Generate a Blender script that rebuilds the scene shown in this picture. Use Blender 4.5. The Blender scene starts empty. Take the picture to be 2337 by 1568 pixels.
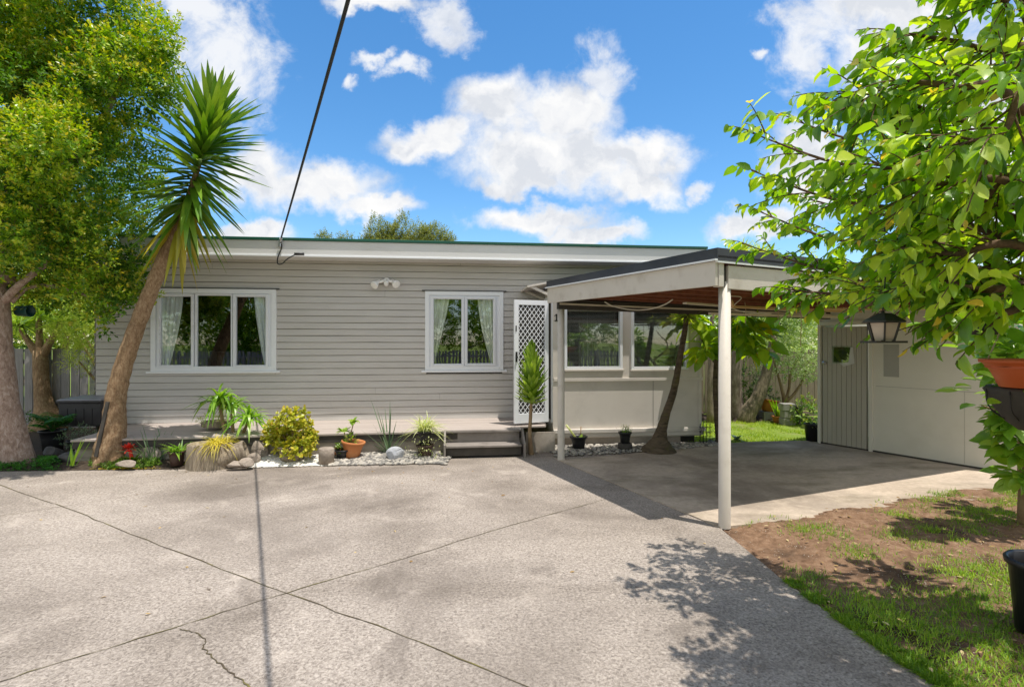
import bpy, math, random
import numpy as np
from mathutils import Matrix, Vector
rng = np.random.default_rng(11)
random.seed(5)
sc = bpy.context.scene
COL = sc.collection
R = math.radians
EYE = 1.65
FPX, CX, CY = 1200.0, 1168.5, 784.0

# ---------------------------------------------------------------- points
def at(x, y, Y):
    """the point of the scene seen along direction (x, y) at depth Y"""
    return np.array([(x - CX) / FPX * Y, Y, EYE - (y - CY) / FPX * Y])
def G(x, y, z=0.0):
    Y = FPX * (EYE - z) / (y - CY)
    return np.array([(x - CX) / FPX * Y, Y, z])

class Frame:
    def __init__(s, O, ang):
        s.O = np.array(O, float); s.a = ang
        s.d = np.array([math.cos(ang), math.sin(ang), 0]); s.n = np.array([-math.sin(ang), math.cos(ang), 0])
    def w(s, V):
        V = np.asarray(V, float)
        return s.O + V[..., 0:1] * s.d + V[..., 1:2] * s.n + V[..., 2:3] * np.array([0, 0, 1.0])
    def p(s, x, y, z): return s.w(np.array([x, y, z], float))
    def u(s, px, off=0.0):
        k = (px - CX) / FPX; o = s.O + off * s.n
        return (k * o[1] - o[0]) / (s.d[0] - k * s.d[1])
    def z(s, px, py, off=0.0):
        Y = s.p(s.u(px, off), off, 0)[1]
        return EYE - (py - CY) / FPX * Y

HOUSE = Frame((0.04, 9.18, 0), R(6.4))
W0 = Frame((0, 0, 0), 0)
MATS = {}

# ---------------------------------------------------------------- materials
def _new(name):
    m = bpy.data.materials.new(name); m.use_nodes = True
    nt = m.node_tree; nt.nodes.clear()
    out = nt.nodes.new('ShaderNodeOutputMaterial')
    MATS[name] = m
    return m, nt, nt.nodes, nt.links, out
def _coords(nt, stretch=None):
    tc = nt.nodes.new('ShaderNodeTexCoord')
    if stretch is None: return tc.outputs['Object']
    mp = nt.nodes.new('ShaderNodeMapping'); mp.inputs['Scale'].default_value = stretch
    nt.links.new(tc.outputs['Object'], mp.inputs['Vector']); return mp.outputs['Vector']
def _noise(nt, vec, scale, detail=5, rough=.6, dist=0.0):
    n = nt.nodes.new('ShaderNodeTexNoise'); n.inputs['Scale'].default_value = scale
    n.inputs['Detail'].default_value = detail; n.inputs['Roughness'].default_value = rough; n.inputs['Distortion'].default_value = dist
    nt.links.new(vec, n.inputs['Vector']); return n.outputs['Fac']
def _ramp(nt, fac, stops):
    r = nt.nodes.new('ShaderNodeValToRGB'); cr = r.color_ramp
    while len(cr.elements) < len(stops): cr.elements.new(.5)
    for e, (p, c) in zip(cr.elements, stops): e.position = p; e.color = (*c, 1)
    nt.links.new(fac, r.inputs['Fac']); return r.outputs['Color']
def _mix(nt, a, b, fac, mode='MIX'):
    m = nt.nodes.new('ShaderNodeMix'); m.data_type = 'RGBA'; m.blend_type = mode
    for s, v in ((m.inputs[6], a), (m.inputs[7], b)):
        if isinstance(v, (tuple, list)): s.default_value = (*v, 1)
        else: nt.links.new(v, s)
    if isinstance(fac, (int, float)): m.inputs[0].default_value = fac
    else: nt.links.new(fac, m.inputs[0])
    return m.outputs[2]
def _math(nt, op, a, b=None, c=None):
    m = nt.nodes.new('ShaderNodeMath'); m.operation = op
    for i, v in enumerate((a, b, c)):
        if v is None: continue
        if isinstance(v, (int, float)): m.inputs[i].default_value = v
        else: nt.links.new(v, m.inputs[i])
    return m.outputs[0]
def _range(nt, v, a, b, c=0.0, d=1.0, smooth=False):
    m = nt.nodes.new('ShaderNodeMapRange'); m.interpolation_type = 'SMOOTHSTEP' if smooth else 'LINEAR'
    m.inputs[1].default_value = a; m.inputs[2].default_value = b; m.inputs[3].default_value = c; m.inputs[4].default_value = d
    nt.links.new(v, m.inputs[0]); return m.outputs[0]
def _bump(nt, h, strength, dist=.01):
    b = nt.nodes.new('ShaderNodeBump'); b.inputs['Strength'].default_value = strength; b.inputs['Distance'].default_value = dist
    nt.links.new(h, b.inputs['Height']); return b.outputs['Normal']

def pmat(name, c1, c2=None, scale=6, rough=.6, bump=0.0, bscale=40, stretch=None, metallic=0.0, spec=.4, dirt=None, dirt_scale=1.5, dirt_amt=.5, lo=.3, hi=.7, bdist=.01, coat=0):
    m, nt, N, L, out = _new(name)
    b = N.new('ShaderNodeBsdfPrincipled'); L.new(b.outputs[0], out.inputs[0])
    v = _coords(nt, stretch)
    if c2 is None: c2 = tuple(x * .88 for x in c1)
    col = _ramp(nt, _noise(nt, v, scale), [(lo, c1), (hi, c2)])
    if dirt is not None:
        f = _range(nt, _noise(nt, v, dirt_scale, 6, .65), .5, .75, 0, dirt_amt, True)
        col = _mix(nt, col, dirt, f)
    L.new(col, b.inputs['Base Color'])
    b.inputs['Roughness'].default_value = rough; b.inputs['Metallic'].default_value = metallic
    b.inputs['Specular IOR Level'].default_value = spec
    if coat: b.inputs['Coat Weight'].default_value = coat
    if bump: L.new(_bump(nt, _noise(nt, v, bscale, 4), bump, bdist), b.inputs['Normal'])
    return m

def leafmat(name, dark, mid, light, tip=None, trans=.35, rough=.42, clump=1.6, spec=.5, tipamt=.8, rw=.62, nw=.42):
    m, nt, N, L, out = _new(name)
    b = N.new('ShaderNodeBsdfPrincipled'); tr = N.new('ShaderNodeBsdfTranslucent'); mx = N.new('ShaderNodeMixShader')
    g = N.new('ShaderNodeNewGeometry')
    v = _coords(nt)
    f = _math(nt, 'MULTIPLY_ADD', g.outputs['Random Per Island'], rw, _math(nt, 'MULTIPLY', _range(nt, _noise(nt, v, clump, 3), .3, .7), nw))
    col = _ramp(nt, f, [(.12, dark), (.5, mid), (.9, light)])
    if tip is not None:
        a = N.new('ShaderNodeAttribute'); a.attribute_name = 'tip'
        col = _mix(nt, col, tip, _math(nt, 'MULTIPLY', a.outputs['Fac'], tipamt))
    L.new(col, b.inputs['Base Color']); b.inputs['Roughness'].default_value = rough; b.inputs['Specular IOR Level'].default_value = spec
    br = _mix(nt, col, (1.0, .95, .35), .55, 'MULTIPLY')
    hs = N.new('ShaderNodeHueSaturation'); hs.inputs['Value'].default_value = 2.0; hs.inputs['Saturation'].default_value = 1.05
    L.new(br, hs.inputs['Color']); L.new(hs.outputs[0], tr.inputs['Color'])
    mx.inputs[0].default_value = trans
    L.new(b.outputs[0], mx.inputs[1]); L.new(tr.outputs[0], mx.inputs[2]); L.new(mx.outputs[0], out.inputs[0])
    return m

def barkmat(name, c1, c2, c3, scale=9, stretch=(1, 1, .35), bump=.6, moss=None):
    m, nt, N, L, out = _new(name)
    b = N.new('ShaderNodeBsdfPrincipled'); L.new(b.outputs[0], out.inputs[0])
    v = _coords(nt, stretch)
    n1 = _noise(nt, v, scale, 8, .7, .6)
    col = _ramp(nt, n1, [(.28, c3), (.5, c1), (.72, c2)])
    n2 = _noise(nt, _coords(nt), 3.0, 4)
    col = _mix(nt, col, c3, _range(nt, n2, .5, .75, 0, .55, True))
    if moss: col = _mix(nt, col, moss, _range(nt, _noise(nt, _coords(nt), 5.0, 5), .52, .7, 0, .7, True))
    L.new(col, b.inputs['Base Color']); b.inputs['Roughness'].default_value = .9; b.inputs['Specular IOR Level'].default_value = .2
    L.new(_bump(nt, _noise(nt, v, scale * 3, 6, .7), bump, .02), b.inputs['Normal'])
    return m

# ---------------------------------------------------------------- mesh builder
def nrm(a):
    a = np.asarray(a, float)
    return a / np.maximum(np.linalg.norm(a, axis=-1, keepdims=True), 1e-9)
OBJM = {}
class MB:
    def __init__(s): s.V = []; s.F = []; s.n = 0
    def add(s, V, faces, mat=0, smooth=False, tip=None):
        V = np.asarray(V, float).reshape(-1, 3)
        t = np.zeros(len(V)) if tip is None else np.asarray(tip, float)
        s.V.append((V, t))
        if isinstance(faces, np.ndarray): groups = [faces]
        else:
            by = {}
            for f in faces: by.setdefault(len(f), []).append(f)
            groups = [np.array(x) for x in by.values()]
        for g in groups: s.F.append((g + s.n, mat, smooth))
        s.n += len(V); return s
    def box(s, x0, x1, y0, y1, z0, z1, F=None, mat=0):
        c = np.array([[x, y, z] for z in (z0, z1) for y in (y0, y1) for x in (x0, x1)], float)
        if F is not None: c = F.w(c)
        return s.add(c, np.array([[0, 2, 3, 1], [4, 5, 7, 6], [0, 1, 5, 4], [2, 6, 7, 3], [0, 4, 6, 2], [1, 3, 7, 5]]), mat)
    def beam(s, p, q, w, h, up=(0, 0, 1), mat=0):
        """box from p to q, w wide and h high, centred on the line"""
        p = np.array(p, float); q = np.array(q, float); d = nrm(q - p)
        side = nrm(np.cross(d, up)); u = np.cross(side, d)
        c = [b + side * sx * w / 2 + u * sz * h / 2 for b in (p, q) for sz in (-1, 1) for sx in (-1, 1)]
        return s.add(np.array(c), np.array([[0, 1, 3, 2], [4, 6, 7, 5], [0, 4, 5, 1], [2, 3, 7, 6], [0, 2, 6, 4], [1, 5, 7, 3]]), mat)
    def quad(s, a, b, c, d, mat=0): return s.add(np.array([a, b, c, d]), np.array([[0, 1, 2, 3]]), mat)
    def tube(s, pts, r, n=10, mat=0, cap=True, smooth=True, jit=0.0):
        P = np.array(pts, float); k = len(P)
        r = np.full(k, r) if np.isscalar(r) else np.asarray(r, float)
        T = np.gradient(P, axis=0); T = nrm(T)
        ref = np.array([0.31, .95, .05]) if abs(T[0][2]) > .7 else np.array([0, 0, 1.0])
        A = nrm(np.cross(T, ref)); B = np.cross(T, A)
        th = np.linspace(0, 2 * math.pi, n, endpoint=False)
        ring = A[:, None, :] * np.cos(th)[None, :, None] + B[:, None, :] * np.sin(th)[None, :, None]
        rr = r[:, None] * np.ones(n)[None]
        if jit: rr = rr * (1 + jit * rng.normal(size=(k, n)))
        V = (P[:, None, :] + ring * rr[..., None]).reshape(-1, 3)
        F = [[i * n + j, i * n + (j + 1) % n, (i + 1) * n + (j + 1) % n, (i + 1) * n + j] for i in range(k - 1) for j in range(n)]
        s.add(V, np.array(F), mat, smooth)
        if cap:
            s.F.append((np.array([list(range(n))[::-1]]) + s.n - len(V), mat, False))
            s.F.append((np.array([list(range((k - 1) * n, k * n))]) + s.n - len(V), mat, False))
        return s
    def lathe(s, prof, c, n=28, mat=0, smooth=True, M=None, sx=1, sy=1, jit=0):
        th = np.linspace(0, 2 * math.pi, n, endpoint=False)
        V = np.array([[r * math.cos(t) * sx, r * math.sin(t) * sy, z] for r, z in prof for t in th])
        if jit: V[:, :2] *= 1 + jit * rng.normal(size=(len(V), 1))
        if M is not None: V = V @ np.array(M).T
        k = len(prof)
        F = [[i * n + j, i * n + (j + 1) % n, (i + 1) * n + (j + 1) % n, (i + 1) * n + j] for i in range(k - 1) for j in range(n)]
        return s.add(V + np.array(c, float), np.array(F), mat, smooth)
    def leaves(s, base, d, up, L, W, tmpl='small', tip=None, mat=0, smooth=False):
        V0, F0 = TMPL[tmpl]
        base = np.asarray(base, float); N = len(base)
        d = nrm(d); side = nrm(np.cross(d, up)); nn = np.cross(side, d)
        L = np.broadcast_to(np.asarray(L, float), (N,)); W = np.broadcast_to(np.asarray(W, float), (N,))
        V = base[:, None, :] + d[:, None, :] * (V0[None, :, 0:1] * L[:, None, None]) + side[:, None, :] * (V0[None, :, 1:2] * W[:, None, None]) + nn[:, None, :] * (V0[None, :, 2:3] * L[:, None, None])
        k = len(V0)
        t = None if tip is None else np.repeat(np.asarray(tip, float), k)
        off = (np.arange(N) * k)[:, None, None]
        first = s.n
        by = {}
        for f in F0: by.setdefault(len(f), []).append(f)
        VV = V.reshape(-1, 3)
        s.V.append((VV, np.zeros(len(VV)) if t is None else t))
        for q in by.values():
            q = np.array(q); s.F.append(((q[None] + off).reshape(-1, q.shape[1]) + first, mat, smooth))
        s.n += len(VV); return s
    def blades(s, base, d, L, W, droop=.3, seg=5, fold=.25, prof='strap', mat=0, tip=None):
        base = np.asarray(base, float); N = len(base); d = nrm(d)
        bc = lambda a: np.broadcast_to(np.asarray(a, float), (N,))
        L, W, droop = bc(L), bc(W), bc(droop)
        zz = np.array([0, 0, 1.0]); side = np.cross(d, zz)
        bad = np.linalg.norm(side, axis=1) < .15
        if bad.any():
            a = rng.uniform(0, 6.28, N); alt = np.stack([np.cos(a), np.sin(a), 0 * a], 1); side[bad] = alt[bad]
        side = nrm(side); t = np.linspace(0, 1, seg + 1)
        P = base[:, None] + d[:, None] * (L[:, None] * t[None])[..., None] - zz * (droop[:, None] * L[:, None] * t[None] ** 2)[..., None]
        if prof == 'strap': w = np.where(t < .5, .7 + .6 * t, 1.0 * (1 - ((t - .5) / .5) ** 1.8)) 
        elif prof == 'sword': w = np.interp(t, [0, .35, .75, 1], [.75, 1, .6, 0.0])
        else: w = 1 - t
        w = np.maximum(w, .03)
        up = np.cross(side, d)
        Wd = (W[:, None] * w[None] * .5)[..., None]
        l = P + side[:, None] * Wd; r = P - side[:, None] * Wd; c = P - up[:, None] * Wd * fold * 2
        V = np.stack([l, c, r], 2).reshape(-1, 3); k = (seg + 1) * 3
        f = []
        for i in range(seg):
            a = i * 3; f += [[a, a + 1, a + 4, a + 3], [a + 1, a + 2, a + 5, a + 4]]
        f = np.array(f); off = (np.arange(N) * k)[:, None, None]
        first = s.n
        tt = np.tile(np.repeat(t, 3), N) if tip is None else np.repeat(np.asarray(tip, float), k)
        s.V.append((V, tt)); s.F.append(((f[None] + off).reshape(-1, 4) + first, mat, True)); s.n += len(V)
        return s
    def build(s, name, mats, parent=None, origin=None, bevel=0.0, sub=0):
        V = np.concatenate([v for v, _ in s.V]); tip = np.concatenate([t for _, t in s.V])
        M = Matrix.Identity(4)
        if parent is not None: M = OBJM[parent.name]
        elif origin is not None: M = Matrix.Translation(Vector(origin))
        if M != Matrix.Identity(4):
            I = np.array(M.inverted()); V = V @ I[:3, :3].T + I[:3, 3]
        me = bpy.data.meshes.new(name)
        me.vertices.add(len(V)); me.vertices.foreach_set('co', V.astype(np.float32).ravel())
        loops = np.concatenate([f.ravel() for f, _, _ in s.F]); cnt = np.concatenate([np.full(len(f), f.shape[1]) for f, _, _ in s.F])
        me.loops.add(len(loops)); me.loops.foreach_set('vertex_index', loops.astype(np.int32))
        me.polygons.add(len(cnt)); me.polygons.foreach_set('loop_start', np.concatenate([[0], np.cumsum(cnt)[:-1]]).astype(np.int32))
        me.polygons.foreach_set('material_index', np.concatenate([np.full(len(f), m) for f, m, _ in s.F]).astype(np.int32))
        me.polygons.foreach_set('use_smooth', np.concatenate([np.full(len(f), sm) for f, _, sm in s.F]))
        me.update(calc_edges=True); me.validate()
        if tip.any():
            a = me.attributes.new('tip', 'FLOAT', 'POINT'); a.data.foreach_set('value', tip.astype(np.float32))
        for m in (mats if isinstance(mats, (list, tuple)) else [mats]): me.materials.append(MATS[m])
        o = bpy.data.objects.new(name, me); COL.objects.link(o)
        if parent is not None: o.parent = parent
        elif origin is not None: o.location = Vector(origin)
        OBJM[o.name] = M.copy()
        if bevel:
            b = o.modifiers.new('edge', 'BEVEL'); b.width = bevel; b.segments = 2; b.limit_method = 'ANGLE'; b.angle_limit = R(40)
        if sub:
            b = o.modifiers.new('smooth', 'SUBSURF'); b.levels = sub; b.render_levels = sub
        return o

def tmpl_leaf(wid=(.42, .5, .3), ts=(.22, .5, .78), fold=.05, curl=.12):
    mid = [(0, 0, 0)] + [(t, 0, -curl * t * t) for t in ts] + [(1, 0, -curl * 1.15)]
    le = [(t, w * .5 / .5, fold - curl * t * t) for t, w in zip(ts, wid)]; ri = [(t, -w, fold - curl * t * t) for t, w in zip(ts, wid)]
    V = np.array(mid + le + ri, float); n = len(ts); l0 = n + 2; r0 = l0 + n
    F = [(0, 1, l0), (0, r0, 1)]
    for i in range(n - 1):
        F += [(1 + i, 2 + i, l0 + i + 1, l0 + i), (1 + i, r0 + i, r0 + i + 1, 2 + i)]
    F += [(n, n + 1, l0 + n - 1), (n, r0 + n - 1, n + 1)]
    return V, F
TMPL = {
    'curled': tmpl_leaf((.36, .46, .3), (.2, .5, .8), .10, .34), 'folded': tmpl_leaf((.30, .36, .22), (.25, .5, .75), .16, .2),
    'small': (np.array([(0, 0, 0), (.5, .5, .05), (1, 0, -.05), (.5, -.5, .05)], float), [(0, 2, 1), (0, 3, 2)]),
    'ovate': tmpl_leaf(), 'long': tmpl_leaf((.3, .5, .34), (.2, .5, .8), .05, .25), 'round': tmpl_leaf((.42, .5, .4), (.25, .55, .85), .07, .04),
}
def empty(name, loc, rz=0.0):
    o = bpy.data.objects.new(name, None); COL.objects.link(o); o.location = Vector(loc); o.rotation_euler = (0, 0, rz)
    o.empty_display_size = .1
    OBJM[o.name] = Matrix.Translation(Vector(loc)) @ Matrix.Rotation(rz, 4, 'Z')
    return o
def tag(o, label, cat, group=None):
    o['label'] = label; o['category'] = cat
    if group: o['group'] = group
    return o
def struct(o, label=None):
    o['kind'] = 'structure'
    if label: o['label'] = label
    return o
def stuff(o, label, cat):
    o['kind'] = 'stuff'; o['label'] = label; o['category'] = cat; return o
def rsph(n):
    v = nrm(rng.normal(size=(n, 3))); return v
def curve_pts(ctrl, n=12):
    """Catmull-Rom through control points"""
    P = np.array(ctrl, float); P = np.vstack([2 * P[0] - P[1], P, 2 * P[-1] - P[-2]]); out = []
    m = len(P) - 3
    for i in range(m):
        k = max(2, n // m)
        for t in np.linspace(0, 1, k, endpoint=(i == m - 1)):
            a, b, c, d = P[i:i + 4]
            out.append(.5 * ((2 * b) + (-a + c) * t + (2 * a - 5 * b + 4 * c - d) * t * t + (-a + 3 * b - 3 * c + d) * t ** 3))
    return np.array(out)
def sprigs(mb, pos, d, nleaf, twig, L, W, tmpl='small', spread=.9, tipcut=.6, mat=0, grav=.1):
    """short shoots carrying several leaves each"""
    N = len(pos); d = nrm(d); a0 = rng.uniform(0, 6.28, N)
    s1 = nrm(np.cross(d, rsph(N))); s2 = np.cross(d, s1)
    for j in range(nleaf):
        t = (j + .3) / nleaf; a = a0 + j * 2.4
        rad = s1 * np.cos(a)[:, None] + s2 * np.sin(a)[:, None]
        dd = nrm(d * (.35 + .6 * t) + rad * spread * (1.1 - .6 * t) + np.array([0, 0, -grav]) + .2 * rng.normal(size=(N, 3)))
        up = nrm(d + np.array([0, 0, .6]) + .3 * rng.normal(size=(N, 3)))
        l = L * rng.uniform(.7, 1.2, N) * (1.0 - .25 * t)
        tv = np.clip((t - tipcut) / (1 - tipcut), 0, 1) * rng.uniform(0.2, 1, N) if tipcut < 1 else np.zeros(N)
        mb.leaves(pos + d * (twig * t), dd, up, l, l * (W / L), tmpl, tip=tv, mat=mat)
def clumps(mb, cs, per_m2, nleaf, twig, L, W, tmpl='small', upb=.35, tipcut=.55, inner=.25, **k):
    """cs: (centre, radii) lumps of foliage; shoots sit near the surface, some inside"""
    for c, r in cs:
        c = np.array(c, float); r = np.array(r, float) if not np.isscalar(r) else np.full(3, float(r))
        n = int(per_m2 * 4 * math.pi * (np.prod(r) ** (2 / 3)))
        u = rsph(n); u[:, 2] += .15; u = nrm(u)
        lump = 1 + .18 * np.sin(u[:, 0] * 5 + c[0] * 3) * np.sin(u[:, 1] * 5 + c[1]) + .14 * np.sin(u[:, 2] * 7 + c[2] * 2)
        sc_ = rng.uniform(.82, 1.08, n); ins = rng.random(n) < inner; sc_[ins] = rng.uniform(.35, .85, ins.sum())
        sprigs(mb, c + u * r * (sc_ * lump)[:, None], u + np.array([0, 0, upb]) + .35 * rng.normal(size=(n, 3)), nleaf, twig, L, W, tmpl, tipcut=tipcut, **k)
# ================================================================ camera, light, sky
cam = bpy.data.cameras.new('camera'); co = bpy.data.objects.new('camera', cam); COL.objects.link(co)
co.location = (0, 0, EYE); co.rotation_euler = (R(90), 0, 0); cam.sensor_width = 36; cam.lens = FPX / 2337 * 36
cam.clip_start = .05; cam.clip_end = 3000; sc.camera = co
sc.view_settings.view_transform = 'Standard'; sc.view_settings.look = 'None'; sc.view_settings.exposure = 0
sc.render.engine = 'CYCLES'
sc.cycles.use_denoising = True
sc.cycles.max_bounces = 7; sc.cycles.diffuse_bounces = 3; sc.cycles.glossy_bounces = 3; sc.cycles.transmission_bounces = 3; sc.cycles.transparent_max_bounces = 10
sc.cycles.caustics_reflective = False; sc.cycles.caustics_refractive = False; sc.cycles.sample_clamp_indirect = 6

SUNV = np.array([.49, -.36, 2.42]); SUNV = SUNV / np.linalg.norm(SUNV)
sun = bpy.data.lights.new('sun', 'SUN'); so = bpy.data.objects.new('sun', sun); COL.objects.link(so)
sun.energy = 5.0; sun.angle = R(.53); sun.color = (1, .94, .855)
so.rotation_euler = Vector(SUNV).to_track_quat('Z', 'Y').to_euler(); so.location = (5, -4, 20)

wd = bpy.data.worlds.new('World'); sc.world = wd; wd.use_nodes = True
nt = wd.node_tree; nt.nodes.clear(); N = nt.nodes; L = nt.links
wout = N.new('ShaderNodeOutputWorld'); bg = N.new('ShaderNodeBackground'); L.new(bg.outputs[0], wout.inputs[0])
bg.inputs['Strength'].default_value = .13
sky = N.new('ShaderNodeTexSky'); sky.sky_type = 'NISHITA'; sky.sun_disc = False
sky.sun_elevation = math.asin(SUNV[2]); sky.sun_rotation = math.atan2(SUNV[0], SUNV[1]); sky.air_density = 1.0; sky.dust_density = .3; sky.ozone_density = 2.5
hs = N.new('ShaderNodeHueSaturation'); hs.inputs['Hue'].default_value = .497; hs.inputs['Saturation'].default_value = 1.28; hs.inputs['Value'].default_value = 1.58
L.new(sky.outputs[0], hs.inputs['Color'])
tc = N.new('ShaderNodeTexCoord'); dirv = tc.outputs['Generated']
sep = N.new('ShaderNodeSeparateXYZ'); L.new(dirv, sep.inputs[0])
yy = _math(nt, 'MAXIMUM', sep.outputs[1], .05)
uu = _math(nt, 'DIVIDE', sep.outputs[0], yy); vv = _math(nt, 'DIVIDE', sep.outputs[2], yy)
cmb = N.new('ShaderNodeCombineXYZ'); L.new(uu, cmb.inputs[0]); L.new(vv, cmb.inputs[1])
# ragged edges: the cloud coordinates are bent by two octave bands of noise
def nvec(scale, amp, detail):
    n = N.new('ShaderNodeTexNoise'); n.inputs['Scale'].default_value = scale; n.inputs['Detail'].default_value = detail; n.inputs['Roughness'].default_value = .6
    L.new(cmb.outputs[0], n.inputs['Vector'])
    s_ = N.new('ShaderNodeVectorMath'); s_.operation = 'SUBTRACT'; L.new(n.outputs['Color'], s_.inputs[0]); s_.inputs[1].default_value = (.5, .5, .5)
    k = N.new('ShaderNodeVectorMath'); k.operation = 'SCALE'; L.new(s_.outputs[0], k.inputs[0]); k.inputs['Scale'].default_value = amp
    return k.outputs[0]
def vadd(a, b):
    k = N.new('ShaderNodeVectorMath'); k.operation = 'ADD'; L.new(a, k.inputs[0]); L.new(b, k.inputs[1]); return k.outputs[0]
wv = vadd(vadd(cmb.outputs[0], nvec(5.5, .14, 3)), nvec(20, .075, 8))
def blob_field(blobs):
    f = None
    for (bx, by, rx, ry) in blobs:
        s_ = N.new('ShaderNodeVectorMath'); s_.operation = 'SUBTRACT'; L.new(wv, s_.inputs[0]); s_.inputs[1].default_value = ((bx - CX) / FPX, (CY - by) / FPX, 0)
        m_ = N.new('ShaderNodeVectorMath'); m_.operation = 'MULTIPLY'; L.new(s_.outputs[0], m_.inputs[0]); m_.inputs[1].default_value = (FPX / rx, FPX / ry, 0)
        l_ = N.new('ShaderNodeVectorMath'); l_.operation = 'LENGTH'; L.new(m_.outputs[0], l_.inputs[0])
        v_ = _math(nt, 'SUBTRACT', 1.0, l_.outputs['Value'])
        f = v_ if f is None else _math(nt, 'SMOOTH_MAX', f, v_, .25)
    return f
dense = blob_field([(1250, 350, 260, 95), (1130, 235, 120, 95), (1290, 250, 150, 90), (970, 320, 130, 55), (1470, 345, 140, 75), (1450, 420, 140, 65), (1180, 415, 140, 40),
                    (1230, 505, 180, 48), (1340, 545, 140, 38), (720, 430, 190, 70), (850, 485, 110, 40), (600, 400, 130, 90), (560, 545, 130, 40),
                    (2080, 150, 190, 150), (2300, 330, 280, 330), (1720, 520, 120, 48), (1860, 400, 140, 130), (860, -5, 130, 35), (2050, 20, 250, 80)])
wisp = blob_field([(500, 130, 170, 190), (430, 20, 140, 110), (1830, 120, 100, 130), (1010, 40, 90, 60), (1370, 170, 90, 110), (1610, 430, 45, 32), (803, 186, 40, 32), (1720, 120, 35, 28), (860, 118, 60, 25), (1960, 20, 260, 90), (930, 150, 80, 35)])
nz = _noise(nt, cmb.outputs[0], 9.0, 11, .68, .35)
f1 = _math(nt, 'MULTIPLY_ADD', _math(nt, 'SUBTRACT', nz, .5), 1.0, dense)
m1 = _range(nt, f1, -.12, .56, 0, 1, True)
f2 = _math(nt, 'MULTIPLY_ADD', _math(nt, 'SUBTRACT', nz, .52), 2.1, wisp)
m2 = _range(nt, f2, -.05, .75, 0, .85, True)
front = _math(nt, 'MAXIMUM', m1, m2)
ahead = _range(nt, sep.outputs[1], .1, .3)
ng = _range(nt, _noise(nt, dirv, 2.6, 7, .6), .36, .56, 0, 1, True)          # unseen clouds added outside the view for ambient fill
ng = _math(nt, 'MULTIPLY', ng, _range(nt, sep.outputs[2], .02, .2))
cm = N.new('ShaderNodeMix'); cm.data_type = 'FLOAT'; L.new(ahead, cm.inputs[0]); L.new(ng, cm.inputs[2]); L.new(front, cm.inputs[3])
up_s = N.new('ShaderNodeVectorMath'); up_s.operation = 'ADD'; L.new(wv, up_s.inputs[0]); up_s.inputs[1].default_value = (.012, .045, 0)
rel = _math(nt, 'SUBTRACT', _noise(nt, wv, 7.5, 6, .55), _noise(nt, up_s.outputs[0], 7.5, 6, .55))     # billows lit from above
shade = _math(nt, 'MULTIPLY_ADD', f1, -.10, rel)
ccol = _ramp(nt, _range(nt, shade, -.17, .10), [(0.0, (5.7, 5.95, 6.4)), (.45, (6.9, 7.0, 7.2)), (1.0, (7.9, 7.85, 7.75))])
ccol = _mix(nt, (7.4, 7.15, 6.75), ccol, ahead)  # warm tint on the added unseen clouds, evens out the blue fill
fin = _mix(nt, hs.outputs[0], ccol, cm.outputs[0])
L.new(fin, bg.inputs['Color'])

# ================================================================ materials
pmat('weatherboard_paint', (.53, .505, .475), (.585, .56, .53), 3, .55, .12, 60, stretch=(.6, 1, 3), dirt=(.46, .43, .395), dirt_scale=1.1, dirt_amt=.35)
pmat('porch_paint', (.66, .61, .55), (.71, .655, .59), 2.5, .6, .08, 90, dirt=(.42, .38, .33), dirt_amt=.35)
pmat('white_paint', (.86, .88, .91), (.83, .85, .88), 5, .35, .03, 80)
pmat('white_aluminium', (.81, .83, .87), (.78, .80, .84), 8, .35)
pmat('fascia_paint', (.66, .655, .645), (.71, .705, .695), 3, .5, .1, 50, stretch=(.5, 1, 2), dirt=(.42, .38, .32), dirt_amt=.4)
pmat('carport_paint', (.60, .55, .49), (.67, .615, .55), 2.4, .55, .15, 60, dirt=(.33, .27, .2), dirt_scale=4, dirt_amt=.35)
pmat('green_steel', (.012, .085, .055), (.02, .11, .07), 4, .35)
pmat('charcoal_steel', (.035, .037, .045), (.05, .052, .06), 3, .4, dirt=(.12, .12, .12), dirt_amt=.2)
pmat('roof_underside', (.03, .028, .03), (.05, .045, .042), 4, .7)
pmat('red_timber', (.20, .062, .036), (.29, .10, .055), 5, .7, .2, 40, stretch=(3, 3, 3), dirt=(.06, .02, .015), dirt_amt=.5)
pmat('raw_timber', (.50, .31, .14), (.60, .42, .22), 5, .75, .2, 50, stretch=(1, 1, 6))
pmat('cream_batten', (.62, .56, .46), (.70, .64, .54), 5, .6, dirt=(.3, .24, .16), dirt_amt=.4)
pmat('deck_paint', (.40, .345, .31), (.47, .41, .37), 2.5, .6, .2, 60, stretch=(.5, 4, 2), dirt=(.3, .26, .23), dirt_scale=2, dirt_amt=.45)
pmat('step_paint', (.22, .195, .175), (.31, .275, .25), 2.5, .65, .2, 60, dirt=(.1, .085, .075), dirt_scale=3, dirt_amt=.6)
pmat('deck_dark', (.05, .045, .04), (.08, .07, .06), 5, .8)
pmat('base_board', (.30, .265, .225), (.42, .37, .32), 3, .7, .2, 50, stretch=(.6, 1, 4), dirt=(.14, .12, .10), dirt_scale=2, dirt_amt=.6)
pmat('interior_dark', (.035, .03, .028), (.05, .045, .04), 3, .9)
pmat('black_plastic', (.016, .016, .018), (.028, .028, .03), 6, .42, .05, 60, dirt=(.10, .09, .075), dirt_scale=4, dirt_amt=.3)
pmat('brown_plastic', (.055, .032, .026), (.085, .05, .04), 6, .45, dirt=(.16, .13, .1), dirt_amt=.3)
pmat('black_metal', (.02, .02, .02), (.03, .03, .03), 8, .4, metallic=.3)
pmat('cable_black', (.012, .012, .014), (.02, .02, .022), 8, .5)
pmat('cable_white', (.72, .68, .58), (.6, .55, .46), 8, .5)
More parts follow.
